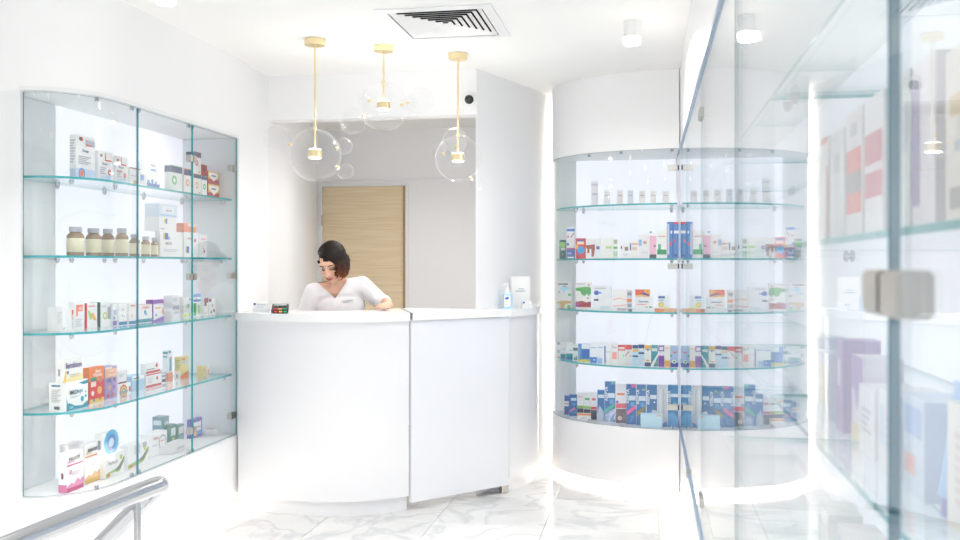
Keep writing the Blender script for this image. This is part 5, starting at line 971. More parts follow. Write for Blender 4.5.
(1, 'carton', (0.0225, 5.6905, 0.386, 0.063, 0.035, 0.2448), '126CAC', [('p', [(0, 0), (1, 0), (1, 0.36), (0.6, 0.4), (0.3, 0.22), (0, 0.18)], 'DDE6F0'), (0.35, 0.66, 0.95, 0.76, 'D8E6F4'), ('o', 0.75, 0.58, 0.08, 'E9F0F8')], [('ASEPTA', 'v', 0.16, 0.7, 0.026, 'E6F0F8')], 'blue carton with white wave base, eleventh from curved corner, bottom shelf, rounded case', 'products on the bottom shelf of the rounded case'),
(1, 'carton', (0.0845, 5.6803, 0.386, 0.057, 0.035, 0.247), 'D3D6DE', [('p', [(0, 0), (1, 0.12), (1, 0)], '3A86C8'), (0.2, 0.3, 0.4, 0.9, 'E6E8EE'), (0.6, 0.3, 0.7, 0.9, 'BBC0CC')], [], 'silver grey carton with blue corner, twelfth from curved corner, bottom shelf, rounded case', 'products on the bottom shelf of the rounded case'),
(1, 'carton', (0.1475, 5.67, 0.386, 0.061, 0.04, 0.2489), '1282C0', [('p', [(0, 0), (1, 0), (1, 0.22), (0.5, 0.36), (0, 0.3)], '4FA3DC'), (0.1, 0.72, 1, 0.8, 'D8E6F4'), (0.5, 0.5, 0.9, 0.6, '8CC0E8')], [('ASEPTA', 'v', 0.16, 0.7, 0.026, 'E6F0F8')], 'wide blue carton with pale wave base, thirteenth from curved corner, bottom shelf, rounded case', 'products on the bottom shelf of the rounded case'),
(1, 'carton', (-0.3965, 5.8175, 0.386, 0.087, 0.025, 0.0401), 'F1EDEA', [(0, 0.7, 1, 1, 'EC9A6C'), (0.3, 0.2, 0.7, 0.4, 'C9CBD2')], [], 'flat white carton with orange top, fourteenth from curved corner, bottom shelf, rounded case', 'products on the bottom shelf of the rounded case'),
(1, 'carton', (0.0205, 5.6175, 0.386, 0.129, 0.035, 0.0836), 'BFE0F4', [(0.7, 0.82, 0.95, 0.9, 'F0B8A8')], [], 'flat pale blue plastic box, fifteenth from curved corner, bottom shelf, rounded case', 'products on the bottom shelf of the rounded case'),
(2, 'carton', (0.345, 1.895, 1.4, 0.07, 0.06, 0.165), 'EDEDF0', [('l', 0.2, 0.5, 0.8, 0.8, 3, 'B8BCC6')], [], 'tall white carton with faint lines on second shelf, long cabinet', 'products in the long glass cabinet'),
(2, 'carton', (0.345, 1.755, 1.4, 0.07, 0.06, 0.19), 'F0EEEE', [(0.8, 0, 1, 0.72, 'E58A80'), (0, 0.94, 1, 1, 'E58A80')], [], 'tall white carton with coral spine on second shelf, long cabinet', 'products in the long glass cabinet'),
(2, 'carton', (0.345, 1.6425, 1.4, 0.115, 0.06, 0.185), 'EFEFF1', [(0.3, 0.62, 0.7, 0.8, 'D4D5DC')], [], 'broad white carton with grey emblem on second shelf, long cabinet', 'products in the long glass cabinet'),
(2, 'carton', (0.345, 1.5125, 1.4, 0.115, 0.06, 0.2), 'EFEDEC', [(0.05, 0.2, 0.95, 0.36, 'E9786A'), (0.05, 0.36, 0.95, 0.52, '9A928C'), (0.05, 0.52, 0.95, 0.7, 'E9786A'), (0.3, 0.8, 0.7, 0.9, 'C9CBD2')], [], 'white carton with salmon and grey blocks on second shelf, long cabinet', 'products in the long glass cabinet'),
(2, 'carton', (0.345, 1.385, 1.4, 0.11, 0.06, 0.2), 'EFEDEE', [(0.05, 0.28, 0.95, 0.46, 'C96A7C'), (0.05, 0.46, 0.95, 0.52, 'F0E4E6'), (0.05, 0.52, 0.95, 0.74, 'C9707E')], [], 'white carton with rose blocks on second shelf, long cabinet', 'products in the long glass cabinet'),
(2, 'carton', (0.345, 1.25, 1.4, 0.1, 0.06, 0.2), 'EFF1EF', [(0.05, 0.2, 0.5, 0.72, 'A9D6B4'), (0.6, 0.5, 0.9, 0.8, 'DDE0E4')], [], 'white carton with mint block on second shelf, long cabinet', 'products in the long glass cabinet'),
(2, 'carton', (0.345, 1.145, 1.4, 0.09, 0.06, 0.2), 'EDEBF2', [(0.0, 0.15, 0.35, 0.85, 'A79BC4')], [], 'white carton with lilac spine on second shelf, long cabinet', 'products in the long glass cabinet'),
(2, 'carton', (0.36, 1.005, 1.4, 0.15, 0.08, 0.19), 'EFEAE2', [(0.1, 0.62, 0.9, 0.74, 'E3CDA8'), (0.1, 0.1, 0.9, 0.22, 'A9A8AA'), (0.2, 0.42, 0.8, 0.48, 'C9CBD2')], [], 'cream carton with tan band on second shelf, long cabinet', 'products in the long glass cabinet'),
(2, 'carton', (0.35, 1.65, 1.078, 0.06, 0.06, 0.155), 'A98CC4', [(0.3, 0.5, 0.7, 0.8, 'E4D8EE')], [], 'small violet carton on third shelf, long cabinet', 'products in the long glass cabinet'),
(2, 'carton', (0.36, 1.56, 1.078, 0.08, 0.06, 0.135), 'EDE9F2', [(0, 0.6, 1, 1, '9C7EBE'), ('p', [(0.2, 0.6), (0.8, 0.6), (0.5, 0.35)], 'B69CD2'), (0, 0, 1, 0.2, 'EFDFAE')], [], 'white carton with violet top on third shelf, long cabinet', 'products in the long glass cabinet'),
(2, 'carton', (0.355, 1.45, 1.078, 0.1, 0.07, 0.1), 'F1F1F3', [('l', 0.2, 0.3, 0.8, 0.7, 4, 'B8BCC6')], [], 'low white carton with grey lines on third shelf, long cabinet', 'products in the long glass cabinet'),
(2, 'carton', (0.355, 1.325, 1.078, 0.11, 0.07, 0.11), 'F0F1F4', [(0.1, 0.3, 0.3, 0.8, 'CFE0F2'), ('l', 0.4, 0.3, 0.9, 0.7, 4, 'B8BCC6')], [], 'low white carton with blue tab on third shelf, long cabinet', 'products in the long glass cabinet'),
(2, 'carton', (0.355, 1.205, 1.078, 0.09, 0.07, 0.12), 'D9E6F6', [(0.1, 0.6, 0.9, 0.9, 'A9C3EA'), (0.1, 0.2, 0.6, 0.4, 'F2B8B0')], [], 'pale blue carton with coral tab on third shelf, long cabinet', 'products in the long glass cabinet'),
(2, 'tube', (0.345, 1.11, 1.078, 0.05, 0.05, 0.15), 'A9CDF2', [], [], 'light blue tube with violet foot on third shelf, long cabinet', 'products in the long glass cabinet'),
(2, 'carton', (0.365, 1.0075, 1.078, 0.135, 0.09, 0.135), 'F1EDE6', [('l', 0.2, 0.2, 0.8, 0.8, 7, 'E9D6D0')], [], 'cream carton with rosy lines on third shelf, long cabinet', 'products in the long glass cabinet'),
(2, 'carton', (0.35, 1.8, 1.078, 0.1, 0.06, 0.12), 'DDE4F2', [(0.2, 0.2, 0.8, 0.8, 'EDE6D4')], [], 'pale carton with cream window on third shelf, long cabinet', 'products in the long glass cabinet'),
(2, 'carton', (0.35, 1.915, 1.078, 0.07, 0.06, 0.14), 'D3DCEE', [(0.2, 0.4, 0.8, 0.8, 'B4C4E4')], [], 'lavender grey carton on third shelf, long cabinet', 'products in the long glass cabinet'),
(2, 'carton', (0.35, 1.605, 0.748, 0.11, 0.06, 0.17), 'EAE8EC', [(0.0, 0.1, 0.3, 0.9, 'C3C8DC')], [], 'white carton with grey blue spine on fourth shelf, long cabinet', 'products in the long glass cabinet'),
(2, 'carton', (0.35, 1.45, 0.748, 0.1, 0.06, 0.15), 'EBEAEC', [(0.1, 0.5, 0.9, 0.8, 'D8CFCB')], [], 'white carton with beige block on fourth shelf, long cabinet', 'products in the long glass cabinet'),
(2, 'carton', (0.35, 1.8, 0.748, 0.1, 0.06, 0.16), 'E6EBEA', [(0.1, 0.1, 0.35, 0.9, 'C0D2CC')], [], 'white carton with sage spine on fourth shelf, long cabinet', 'products in the long glass cabinet'),
]
def disc(cx, cz, r, ax, n=14):
    return [(cx + r * math.cos(2 * math.pi * k / n), cz + r * ax * math.sin(2 * math.pi * k / n)) for k in range(n)]

def carton(row):
    case_i, kind, (x, y, z, w, d, h), body, prints, letters, label, group = row
    bm = B(); mats = [ink(body)]; idx = {body: 0}
    box(bm, -w / 2, w / 2, -d / 2, d / 2, 0, h)
    lift = [0.0004]
    def mi(c):
        if c not in idx: idx[c] = len(mats); mats.append(ink(c))
        return idx[c]
    def poly(pts, c, side=False):
        if side:
            for sgn in (-1, 1):
                V = [bm.verts.new((sgn * (w / 2 + lift[0]), (d / 2 - u * d), v * h)) for u, v in pts]
                if sgn > 0: V.reverse()
                bm.faces.new(V).material_index = mi(c)
        else:
            bm.faces.new([bm.verts.new(((u - 0.5) * w, -d / 2 - lift[0], v * h)) for u, v in pts]).material_index = mi(c)
    def rect(a, b, c_, d_, col, side=False): poly([(a, b), (c_, b), (c_, d_), (a, d_)], col, side)
    ax = w / h
    for p in prints:
        lift[0] += 0.00012
        if p[0] == 'o': poly(disc(p[1], p[2], p[3], ax), p[4])
        elif p[0] == 'g':
            o_, i_ = disc(p[1], p[2], p[3], ax, 18), disc(p[1], p[2], p[3] - p[4], ax, 18)
            for k in range(18): poly([o_[k], o_[(k + 1) % 18], i_[(k + 1) % 18], i_[k]], p[5])
        elif p[0] == 'p': poly(p[1], p[2])
        elif p[0] == 's': rect(*p[1:6], True)
        elif p[0] in ('l', 'sl'):
            a, b, c_, d_, n, col = p[1:7]
            for k in range(n):
                zz = d_ - (d_ - b) * (k + 0.5) / n; t = (d_ - b) / n * 0.28
                rect(a, zz - t, c_ - (c_ - a) * 0.18 * ((k * 7) % 3), zz + t, col, p[0] == 'sl')
        else: rect(*p)
    me = bpy.data.meshes.new('carton'); bm.to_mesh(me); bm.free()
    for m in mats: me.materials.append(m)
    o = link('carton', me)
    o.location = (x, y, z + 0.0004)
    o.rotation_euler = (0, 0, (math.pi / 2, 0, -math.pi / 2)[case_i])
    tag(o, label, 'carton', group)
    for t, f, u, v, size, col in letters:
        if f == 'v': lettering(o, t, size, ((u - 0.5) * w, -d / 2 - 0.003, v * h), (math.radians(90), math.radians(-90), 0), col)
        else: lettering(o, t, size, ((u - 0.5) * w, -d / 2 - 0.003, v * h), (math.radians(90), 0, 0), col)
    return o

M['amber'] = paint('amber_bottle', '9A7F62', 0.12, spec=0.6, coat=0.5)
M['bottle_label'] = paint('cream_label', 'E6DFC3', 0.5)
M['bottle_cap'] = paint('grey_ribbed_cap', 'B4B7BE', 0.4)
def pill_bottle(row):
    case_i, kind, (x, y, z, w, d, h), body, prints, letters, label, group = row
    r = w / 2; o = empty('pill_bottle', (x, y, z + 0.0004), math.pi / 2)
    o.location.x = x + d / 2 - r if d / 2 < r else x
    tag(o, label, 'pill bottle', group)
    bm = B(); lathe(bm, [(0, 0.0), (r * 0.9, 0.0), (r, 0.004), (r, h * 0.66), (r * 0.93, h * 0.72), (r * 0.68, h * 0.79), (r * 0.62, h * 0.82), (0, h * 0.82)], 24)
    obj('bottle_body', bm, M['amber'], o, smooth=True, angle=50)
    bm = B(); lathe(bm, [(r * 1.005, h * 0.12), (r * 1.02, h * 0.125), (r * 1.02, h * 0.60), (r * 1.005, h * 0.605)], 24)
    lb = obj('label', bm, M['bottle_label'], o, smooth=True, angle=50)
    bm = B()
    for (a0, a1, z0, z1) in ((-80, -30, 0.46, 0.50), (-75, -40, 0.36, 0.385), (-75, -35, 0.29, 0.315), (-75, -45, 0.22, 0.245)):
        ribbon(bm, arc(0, 0, r * 1.024, r * 1.024, a0, a1, 6), 0.0004, h * z0, h * z1)
    obj('label_print', bm, ink('4A4A55'), lb)
    bm = B(); n = 40
    rings = []
    for zz, rr in ((h * 0.822, 1), (h * 0.985, 1), (h, 0.93)):
        rings.append([bm.verts.new((r * 0.74 * rr * (1 + 0.02 * (k % 2)) * math.cos(2 * math.pi * k / n), r * 0.74 * rr * (1 + 0.02 * (k % 2)) * math.sin(2 * math.pi * k / n), zz)) for k in range(n)])
    for i in range(2):
        for k in range(n): bm.faces.new([rings[i][k], rings[i][(k + 1) % n], rings[i + 1][(k + 1) % n], rings[i + 1][k]])
    bm.faces.new(rings[-1]); bm.faces.new(list(reversed(rings[0])))
    obj('cap', bm, M['bottle_cap'], o)
    return o

def pouch(row):
    case_i, kind, (x, y, z, w, d, h), body, prints, letters, label, group = row
    bm = B(); nx, ny = 12, 10
    def hz(u, v): return h * (max(0, 1 - (2 * u - 1) ** 4) * max(0, 1 - (2 * v - 1) ** 4)) ** 0.5
    g = [[bm.verts.new(((u / nx - 0.5) * w, (v / ny - 0.5) * d, 0.002 + hz(u / nx, v / ny) * 0.9 + 0.0015 * math.sin(u * 2.1 + v))) for v in range(ny + 1)] for u in range(nx + 1)]
    g2 = [[bm.verts.new(((u / nx - 0.5) * w, (v / ny - 0.5) * d, 0.0)) for v in range(ny + 1)] for u in range(nx + 1)]
    for u in range(nx):
        for v in range(ny):
            f = bm.faces.new([g[u][v], g[u + 1][v], g[u + 1][v + 1], g[u][v + 1]])
            f.material_index = 1 if 3 <= u < 8 and 3 <= v < 7 else 0
            bm.faces.new([g2[u][v + 1], g2[u + 1][v + 1], g2[u + 1][v], g2[u][v]])
    for u in range(nx):
        bm.faces.new([g2[u][0], g2[u + 1][0], g[u + 1][0], g[u][0]]); bm.faces.new([g[u][ny], g[u + 1][ny], g2[u + 1][ny], g2[u][ny]])
    for v in range(ny):
        bm.faces.new([g[0][v], g[0][v + 1], g2[0][v + 1], g2[0][v]]); bm.faces.new([g2[nx][v], g2[nx][v + 1], g[nx][v + 1], g[nx][v]])
    o = obj('pouch', bm, [ink(body), ink('D6A878')], None, smooth=True, angle=60)
    o.location = (x, y, z + 0.0004); o.rotation_euler = (0, 0, math.pi / 2)
    return tag(o, label, 'pouch', group)

def squeeze_tube(row):
    case_i, kind, (x, y, z, w, d, h), body, prints, letters, label, group = row
    o = empty('squeeze_tube', (x, y, z + 0.0004), -math.pi / 2); tag(o, label, 'tube', group)
    bm = B(); lathe(bm, [(0, 0), (w * 0.42, 0), (w * 0.42, 0.022), (0, 0.022)], 20); obj('cap', bm, ink('7F78B8'), o, smooth=True, angle=40)
    bm = B(); n = 20; rings = []
    for k in range(9):
        t = k / 8; zz = 0.0222 + (h - 0.0222) * t; rx = w * (0.46 + 0.04 * t); ry = w * 0.46 * (1 - t) + 0.0015
        rings.append([bm.verts.new((rx * math.cos(2 * math.pi * i / n), ry * math.sin(2 * math.pi * i / n), zz)) for i in range(n)])
    for a, b in zip(rings[:-1], rings[1:]):
        for i in range(n): bm.faces.new([a[i], a[(i + 1) % n], b[(i + 1) % n], b[i]])
    bm.faces.new(list(reversed(rings[0]))); bm.faces.new(rings[-1])
    obj('tube_body', bm, ink(body), o, smooth=True, angle=50)
    return o

for row in PRODUCTS:
    {'carton': carton, 'bottle': pill_bottle, 'pouch': pouch, 'tube': squeeze_tube}[row[1]](row)
# ------------------------------------------------------------------ the person behind the counter
from mathutils.bvhtree import BVHTree
XT = Vector((0.915, 0.403, 0)).normalized()        # along her shoulders
FW = Vector((0.403, -0.915, 0)).normalized()       # the way her chest faces
HC = Vector((-1.868, 5.285, 1.374))
HR = Matrix.Rotation(math.radians(-6), 3, 'Z') @ Matrix.Rotation(math.radians(31), 3, 'X') @ Matrix.Rotation(math.radians(-5), 3, 'Y')
def hl(x, y, z): return HC + HR @ Vector((x, y, z))

def limb(bm, pts, rs, seg=14):
    for i in range(len(pts) - 1):
        tube(bm, [pts[i], pts[i + 1]], [rs[i], rs[i + 1]], seg)
    for p, r in zip(pts, rs): ball(bm, p, r, seg, 10)

def blob(bm, c, r, rot=None, seg=20):
    ret = bmesh.ops.create_uvsphere(bm, u_segments=seg, v_segments=14, radius=1.0)
    for v in ret['verts']:
        q = Vector((v.co.x * r[0], v.co.y * r[1], v.co.z * r[2]))
        v.co = Vector(c) + (rot @ q if rot else q)

def loft(bm, rings, grow=0.0, seg=24):
    R_ = []
    for (c, a, b) in rings:
        R_.append([bm.verts.new(Vector(c) + XT * (a + grow) * math.cos(t) + FW * (b + grow) * math.sin(t)) for t in (2 * math.pi * k / seg for k in range(seg))])
    for p, q in zip(R_[:-1], R_[1:]):
        for k in range(seg): bm.faces.new([p[k], p[(k + 1) % seg], q[(k + 1) % seg], q[k]])
    bm.faces.new(list(reversed(R_[0]))); bm.faces.new(R_[-1])

def fuse(name, bm, voxel, mat, parent, smooth_it=4):
    bmesh.ops.recalc_face_normals(bm, faces=bm.faces[:])
    me = bpy.data.meshes.new(name + '_raw'); bm.to_mesh(me); bm.free()
    tmp = link(name + '_raw', me)
    r = tmp.modifiers.new('fuse', 'REMESH'); r.mode = 'VOXEL'; r.voxel_size = voxel
    s = tmp.modifiers.new('soft', 'SMOOTH'); s.factor = 0.5; s.iterations = smooth_it
    dg = bpy.context.evaluated_depsgraph_get()
    out = bpy.data.meshes.new_from_object(tmp.evaluated_get(dg))
    bpy.data.objects.remove(tmp); bpy.data.meshes.remove(me)
    out.name = name; out.materials.clear(); out.materials.append(mat)
    for p in out.polygons: p.use_smooth = True
    o = link(name, out, parent)
    return o

SKIN = paint('warm_skin', 'E2B49B', 0.5, spec=0.35)
base = Vector((-1.95, 5.60, 0))
SR, SL = Vector((-1.992, 5.295, 1.196)), Vector((-1.722, 5.410, 1.236))
ER, EL = Vector((-2.070, 5.315, 1.035)), Vector((-1.618, 5.470, 1.130))
WR, WL = Vector((-1.915, 5.185, 1.030)), Vector((-1.515, 5.255, 1.138))
TORSO = [((-1.940, 5.595, 0.74), 0.150, 0.110), ((-1.935, 5.580, 0.86), 0.170, 0.115), ((-1.905, 5.520, 1.00), 0.132, 0.095),
         ((-1.878, 5.440, 1.11), 0.150, 0.100), ((-1.862, 5.385, 1.19), 0.150, 0.080), ((-1.853, 5.360, 1.238), 0.105, 0.058),
         ((-1.848, 5.350, 1.268), 0.052, 0.047), ((-1.852, 5.335, 1.300), 0.046, 0.046), ((-1.862, 5.312, 1.345), 0.046, 0.048)]
LEGS = [(Vector((-1.940, 5.595, 0.80)) + XT * s * 0.085, Vector((-1.945, 5.59, 0.45)) + XT * s * 0.09, Vector((-1.95, 5.62, 0.09)) + XT * s * 0.09) for s in (-1, 1)]

def finger(bm, pts, r0):
    n = len(pts); limb(bm, pts, [r0 * (1 - 0.22 * i / (n - 1)) for i in range(n)], 10)

bm = B()
loft(bm, TORSO)
blob(bm, Vector((-1.868, 5.415, 1.115)) + FW * 0.030, (0.130, 0.075, 0.085), Matrix((XT, -FW, Vector((0, 0, 1)))).transposed())
for S, E2, W2 in ((SR, ER, WR), (SL, EL, WL)):
    limb(bm, [Vector((-1.857, 5.365, 1.215)), S], [0.055, 0.050])
    limb(bm, [S, S.lerp(E2, 0.5), E2, E2.lerp(W2, 0.45), W2], [0.049, 0.043, 0.036, 0.034, 0.024])
for hip, knee, ank in LEGS:
    limb(bm, [hip, hip.lerp(knee, 0.5), knee, knee.lerp(ank, 0.35), ank], [0.085, 0.072, 0.052, 0.050, 0.035])
    blob(bm, ank + Vector((0.03, -0.07, -0.055)), (0.042, 0.11, 0.032))
# head
blob(bm, hl(0, 0.016, 0.032), (0.071, 0.090, 0.086), HR)
blob(bm, hl(0, -0.030, -0.028), (0.058, 0.060, 0.075), HR)
blob(bm, hl(0, -0.060, -0.092), (0.026, 0.022, 0.020), HR)
blob(bm, hl(0, -0.072, 0.030), (0.050, 0.018, 0.018), HR)
for s in (-1, 1):
    blob(bm, hl(s * 0.034, -0.062, -0.030), (0.026, 0.024, 0.026), HR)
    blob(bm, hl(s * 0.042, -0.025, -0.070), (0.022, 0.035, 0.024), HR)
    blob(bm, hl(s * 0.072, 0.012, -0.008), (0.010, 0.018, 0.028), HR)
    blob(bm, hl(s * 0.009, -0.096, -0.030), (0.008, 0.010, 0.007), HR)
tube(bm, [hl(0, -0.086, 0.018), hl(0, -0.098, -0.008), hl(0, -0.108, -0.028)], [0.009, 0.010, 0.012], 10)
blob(bm, hl(0, -0.106, -0.028), (0.012, 0.012, 0.010), HR)
blob(bm, hl(0, -0.088, -0.056), (0.022, 0.012, 0.012), HR)
# hand resting on the worktop
blob(bm, Vector((-1.503, 5.195, 1.126)), (0.037, 0.046, 0.017))
limb(bm, [WL, Vector((-1.505, 5.215, 1.130))], [0.024, 0.022])
for i, (dx, ln) in enumerate(((-0.030, 0.92), (-0.010, 1.05), (0.011, 1.0), (0.030, 0.8))):
    b0 = Vector((-1.501 + dx, 5.163, 1.130))
    finger(bm, [b0, b0 + Vector((0.003, -0.030 * ln, 0.003)), b0 + Vector((0.006, -0.052 * ln, -0.008)), b0 + Vector((0.006, -0.062 * ln, -0.020))], 0.0095)
finger(bm, [Vector((-1.532, 5.200, 1.122)), Vector((-1.554, 5.170, 1.116)), Vector((-1.556, 5.143, 1.108))], 0.0105)
# other hand on the inner desk, holding down a paper
blob(bm, Vector((-1.872, 5.150, 1.014)), (0.042, 0.036, 0.016))
limb(bm, [WR, Vector((-1.885, 5.160, 1.018))], [0.024, 0.022])
for i, (dy, ln) in enumerate(((-0.028, 0.92), (-0.009, 1.05), (0.010, 1.0), (0.027, 0.8))):
    b0 = Vector((-1.842 - abs(dy) * 0.3, 5.146 + dy, 1.016))
    finger(bm, [b0, b0 + Vector((0.028 * ln, -0.004, 0.003)), b0 + Vector((0.050 * ln, -0.006, -0.006)), b0 + Vector((0.060 * ln, -0.007, -0.018))], 0.0092)
finger(bm, [Vector((-1.880, 5.120, 1.010)), Vector((-1.858, 5.104, 1.006)), Vector((-1.838, 5.100, 1.000))], 0.0102)
person = fuse('person', bm, 0.0058, SKIN, None, 5)
tag(person, 'person in white V-neck tunic with wavy dark bob looking down behind counter', 'person')

# face details sit on the surface that the rays from the front find
bvh = BVHTree.FromPolygons([v.co.copy() for v in person.data.vertices], [tuple(p.vertices) for p in person.data.polygons])
def surf(x, z, lift=0.0015):
    o_ = hl(x, -0.25, z); d_ = (HR @ Vector((0, 1, 0))).normalized()
    h = bvh.ray_cast(o_, d_)
    return (h[0] if h[0] is not None else hl(x, -0.09, z)) - d_ * lift
for s in (-1, 1):
    bm = B(); tube(bm, [surf(s * (0.013 + 0.0045 * k), 0.0235 + 0.0035 * math.sin(k / 7 * 2.6)) for k in range(8)], [0.0016 + 0.0016 * math.sin((k + 0.6) / 8 * 3) for k in range(8)], 8)
    obj('eyebrow', bm, paint('brown_brow', '4A3026', 0.7), person, smooth=True)
    bm = B(); tube(bm, [surf(s * (0.014 + 0.004 * k), 0.0005 - 0.004 * math.sin(k / 7 * math.pi) - 0.0002 * k) for k in range(8)], [0.0012, 0.002, 0.0026, 0.0028, 0.0028, 0.0026, 0.0024, 0.0014], 8)
    obj('eyelashes', bm, paint('black_lashes', '241A18', 0.6), person, smooth=True)
    bm = B(); tube(bm, [surf(s * (0.016 + 0.004 * k), 0.0055 - 0.0015 * abs(k - 3) * 0.5, 0.0006) for k in range(7)], [0.002, 0.003, 0.0038, 0.004, 0.0038, 0.003, 0.002], 8)
    obj('eyelid', bm, paint('mauve_lid', 'A87F78', 0.6), person, smooth=True)
bm = B()
tube(bm, [surf(-0.021 + 0.006 * k, -0.0535 + 0.0018 * math.sin(k / 7 * math.pi * 2 + 1.5)) for k in range(8)], [0.0015, 0.003, 0.0038, 0.0036, 0.0036, 0.0038, 0.003, 0.0015], 8)
tube(bm, [surf(-0.018 + 0.0052 * k, -0.0605 - 0.0022 * math.sin(k / 7 * math.pi)) for k in range(8)], [0.0015, 0.0032, 0.0042, 0.0046, 0.0046, 0.0042, 0.0032, 0.0015], 8)
obj('lips', bm, paint('rose_lips', 'B25A5E', 0.4), person, smooth=True)

# tunic: short-sleeved shell with a cut V neck
bm = B()
loft(bm, TORSO[:6] + [((-1.849, 5.352, 1.262), 0.075, 0.056)], 0.013)
blob(bm, Vector((-1.868, 5.415, 1.115)) + FW * 0.036, (0.150, 0.088, 0.110), Matrix((XT, -FW, Vector((0, 0, 1)))).transposed())
for S, E2, W2 in ((SR, ER, WR), (SL, EL, WL)):
    limb(bm, [Vector((-1.857, 5.365, 1.215)), S], [0.058, 0.056])
    limb(bm, [S, S.lerp(E2, 0.5), E2, E2.lerp(W2, 0.50)], [0.057, 0.054, 0.050, 0.045])
tun = fuse('tunic', bm, 0.0065, paint('white_tunic_cloth', 'F0EEF1', 0.75, 0.25, 500), person, 4)
bm = B(); bm.from_mesh(tun.data)
vB = Vector((-1.818, 5.215, 1.158))
nl = (XT * 0.105 + Vector((0, 0, 0.112))).normalized(); nr = (XT * -0.150 + Vector((0, 0, 0.098))).normalized()
for n_ in (nl, nr):
    bmesh.ops.bisect_plane(bm, geom=bm.verts[:] + bm.edges[:] + bm.faces[:], plane_co=vB, plane_no=n_, dist=1e-5)
kill = []
for f in bm.faces:
    c = f.calc_center_median()
    back = (c - Vector((-1.850, 5.352, 0))).dot(FW) < -0.015
    if c.z > 1.10 and (c - vB).dot(nl) > 0 and (c - vB).dot(nr) > 0 and (not back or c.z > 1.262): kill.append(f)
bmesh.ops.delete(bm, geom=kill, context='FACES')
bm.to_mesh(tun.data); bm.free()
for p in tun.data.polygons: p.use_smooth = True
# neck band along the V
tb = BVHTree.FromPolygons([v.co.copy() for v in tun.data.vertices], [tuple(p.vertices) for p in tun.data.polygons])

bm = B()
for hip, knee, ank in LEGS:
    limb(bm, [hip + Vector((0, 0, 0.03)), knee, ank + Vector((0, 0, 0.03))], [0.098, 0.072, 0.060])
fuse('trousers', bm, 0.010, paint('white_trouser_cloth', 'ECEBEE', 0.75), person, 3)
for hip, knee, ank in LEGS:
    bm = B(); blob(bm, ank + Vector((0.03, -0.07, -0.050)), (0.050, 0.122, 0.040))
    for v in bm.verts: v.co.z = max(v.co.z, 0.001)
    obj('shoe', bm, paint('white_shoe', 'E4E4E6', 0.5), person, smooth=True)

# name badge on the tunic
o_ = Vector((-1.742, 5.222, 1.141)) + FW * 0.3
h = tb.ray_cast(o_, -FW)
bp_ = (h[0] if h[0] is not None else Vector((-1.742, 5.25, 1.141))) + FW * 0.004
bm = B(); box(bm, -0.037, 0.037, -0.0015, 0.0015, -0.012, 0.012)
bd = obj('name_badge', bm, M['white_plastic'], person)
rot = Matrix((XT, -FW, Vector((0, 0, 1)))).transposed()
bd.matrix_world = Matrix.Translation(bp_) @ (rot @ Matrix.Rotation(math.radians(-7), 3, 'Y') @ Matrix.Rotation(math.radians(12), 3, 'X')).to_4x4()
bm = B(); box(bm, -0.028, 0.024, -0.0022, -0.0016, 0.000, 0.005); box(bm, -0.028, 0.010, -0.0022, -0.0016, -0.007, -0.004)
obj('print_lines', bm, ink('A9B6C6'), bd)

# hair: dark wavy bob with copper ends, parted on one side
def hair_mat():
    m, nt, p = new_mat('ombre_brown_hair')
    N, L_ = nt.nodes.new, nt.links.new
    geo = N('ShaderNodeNewGeometry'); sep = N('ShaderNodeSeparateXYZ'); L_(geo.outputs['Position'], sep.inputs[0])
    nz = N('ShaderNodeTexNoise'); nz.inputs['Scale'].default_value = 75; L_(geo.outputs['Position'], nz.inputs['Vector'])
    ad = N('ShaderNodeMath'); ad.operation = 'MULTIPLY_ADD'; ad.inputs[1].default_value = -0.16
    L_(nz.outputs['Fac'], ad.inputs[0]); L_(sep.outputs['Z'], ad.inputs[2])
    mr = N('ShaderNodeMapRange'); mr.inputs['From Min'].default_value = 1.165; mr.inputs['From Max'].default_value = 1.34
    L_(ad.outputs[0], mr.inputs['Value'])
    r = N('ShaderNodeValToRGB')
    r.color_ramp.elements[0].position = 0.0; r.color_ramp.elements[0].color = lin('A5602F')
    r.color_ramp.elements[1].position = 0.85; r.color_ramp.elements[1].color = lin('170C08')
    e = r.color_ramp.elements.new(0.4); e.color = lin('4A2616')
    L_(mr.outputs['Result'], r.inputs['Fac']); L_(r.outputs['Color'], p.inputs['Base Color'])
    p.inputs['Roughness'].default_value = 0.5
    p.inputs['Specular IOR Level'].default_value = 0.25
    return m
HM = hair_mat()
rnd = random.Random(11)
SC, SRD = Vector((0, 0.016, 0.030)), Vector((0.074, 0.093, 0.088))
def on_scalp(v, k=1.0):
    v = v.normalized(); return SC + Vector((v.x * SRD.x, v.y * SRD.y, v.z * SRD.z)) * k
bm = B(); blob(bm, SC, tuple(SRD * 0.985), None, 32)
kill = [f for f in bm.faces if (lambda c: c.y < -0.015 and c.z < 0.064 - 0.25 * (c.y + 0.08) - 0.55 * (c.x + 0.02) and not (c.y > -0.04 and c.z > 0.03 and abs(c.x) > 0.05) or c.z < -0.045)(f.calc_center_median())]
bmesh.ops.delete(bm, geom=kill, context='FACES')
down = HR.transposed() @ Vector((0, 0, -1))
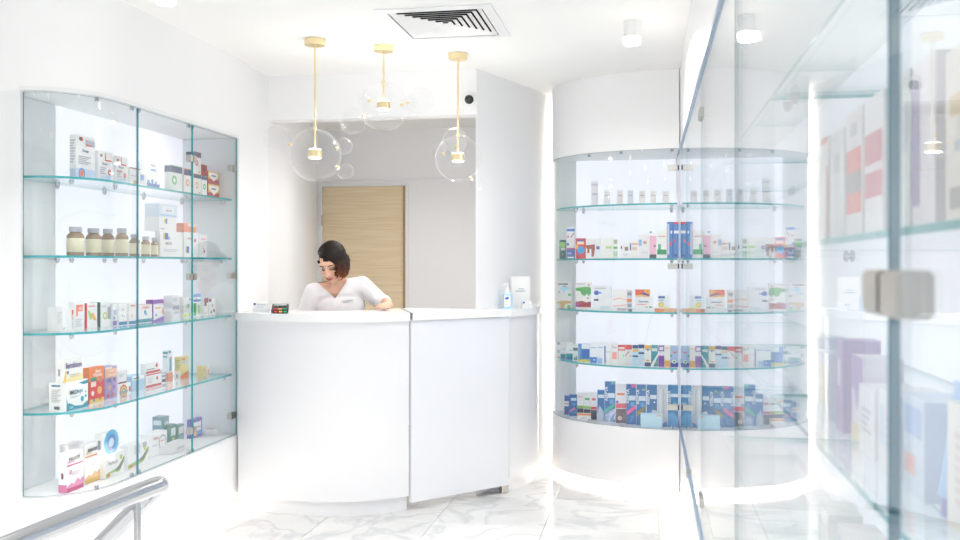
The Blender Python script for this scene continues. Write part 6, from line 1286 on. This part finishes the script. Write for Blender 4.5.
def strand(p0, side, back, length, r0, wav):
    """p0 on the part line; side/back give the direction it is combed to"""
    path = []
    end = Vector((side, back, -0.12)).normalized()
    for k in range(7):
        t = k / 6
        v = p0.normalized().lerp(end, t)
        path.append(on_scalp(v, 1.0 + 0.03 * math.sin(t * math.pi) + 0.03))
    cur = path[-1]; out_ = Vector((side, back, 0)).normalized()
    n = 8; ph = rnd.random() * 6.28
    for k in range(1, n + 1):
        t = k / n
        q = cur + down * length * t + out_ * 0.012 * math.sin(t * 2.2) + (Vector((out_.y, -out_.x, 0)) * math.sin(ph + t * wav) + out_ * math.cos(ph + t * wav)) * 0.015 * min(1, t * 2)
        path.append(q)
    m = len(path)
    rs = [r0 * (0.8 + 0.3 * math.sin(math.pi * min(1, i / (m - 1) * 1.1))) for i in range(m)]; rs[-1] = r0 * 0.25; rs[-2] = r0 * 0.7
    tube(bm, path, rs, 7)
for i in range(120):                                   # side that hangs beside her cheek, and the back
    s = rnd.random()
    p0 = Vector((-0.25 + rnd.uniform(-0.04, 0.04), -0.62 + 1.0 * s, 0.85))
    ang = rnd.uniform(-0.42, 1.5)
    strand(p0, math.cos(ang), math.sin(ang), rnd.uniform(0.075, 0.125) * (1 - 0.15 * s), rnd.uniform(0.0055, 0.008), rnd.uniform(5, 9))
for i in range(34):                                    # fringe swept across the forehead
    s = rnd.random()
    p0 = Vector((-0.30 + rnd.uniform(-0.05, 0.05), -0.70 + 0.35 * s, 0.80))
    ang = rnd.uniform(-0.80, -0.35)
    strand(p0, math.cos(ang), math.sin(ang), rnd.uniform(0.05, 0.09), rnd.uniform(0.005, 0.007), rnd.uniform(5, 9))
for i in range(46):                                    # other side, tucked behind the ear
    s = rnd.random()
    p0 = Vector((-0.25 + rnd.uniform(-0.04, 0.04), -0.62 + 1.0 * s, 0.85))
    ang = math.pi - rnd.uniform(0.10, 1.4)
    strand(p0, math.cos(ang), math.sin(ang), rnd.uniform(0.006, 0.03), rnd.uniform(0.006, 0.008), rnd.uniform(4, 7))
for v in bm.verts: v.co = HC + HR @ v.co
obj('hair', bm, HM, person, smooth=True)
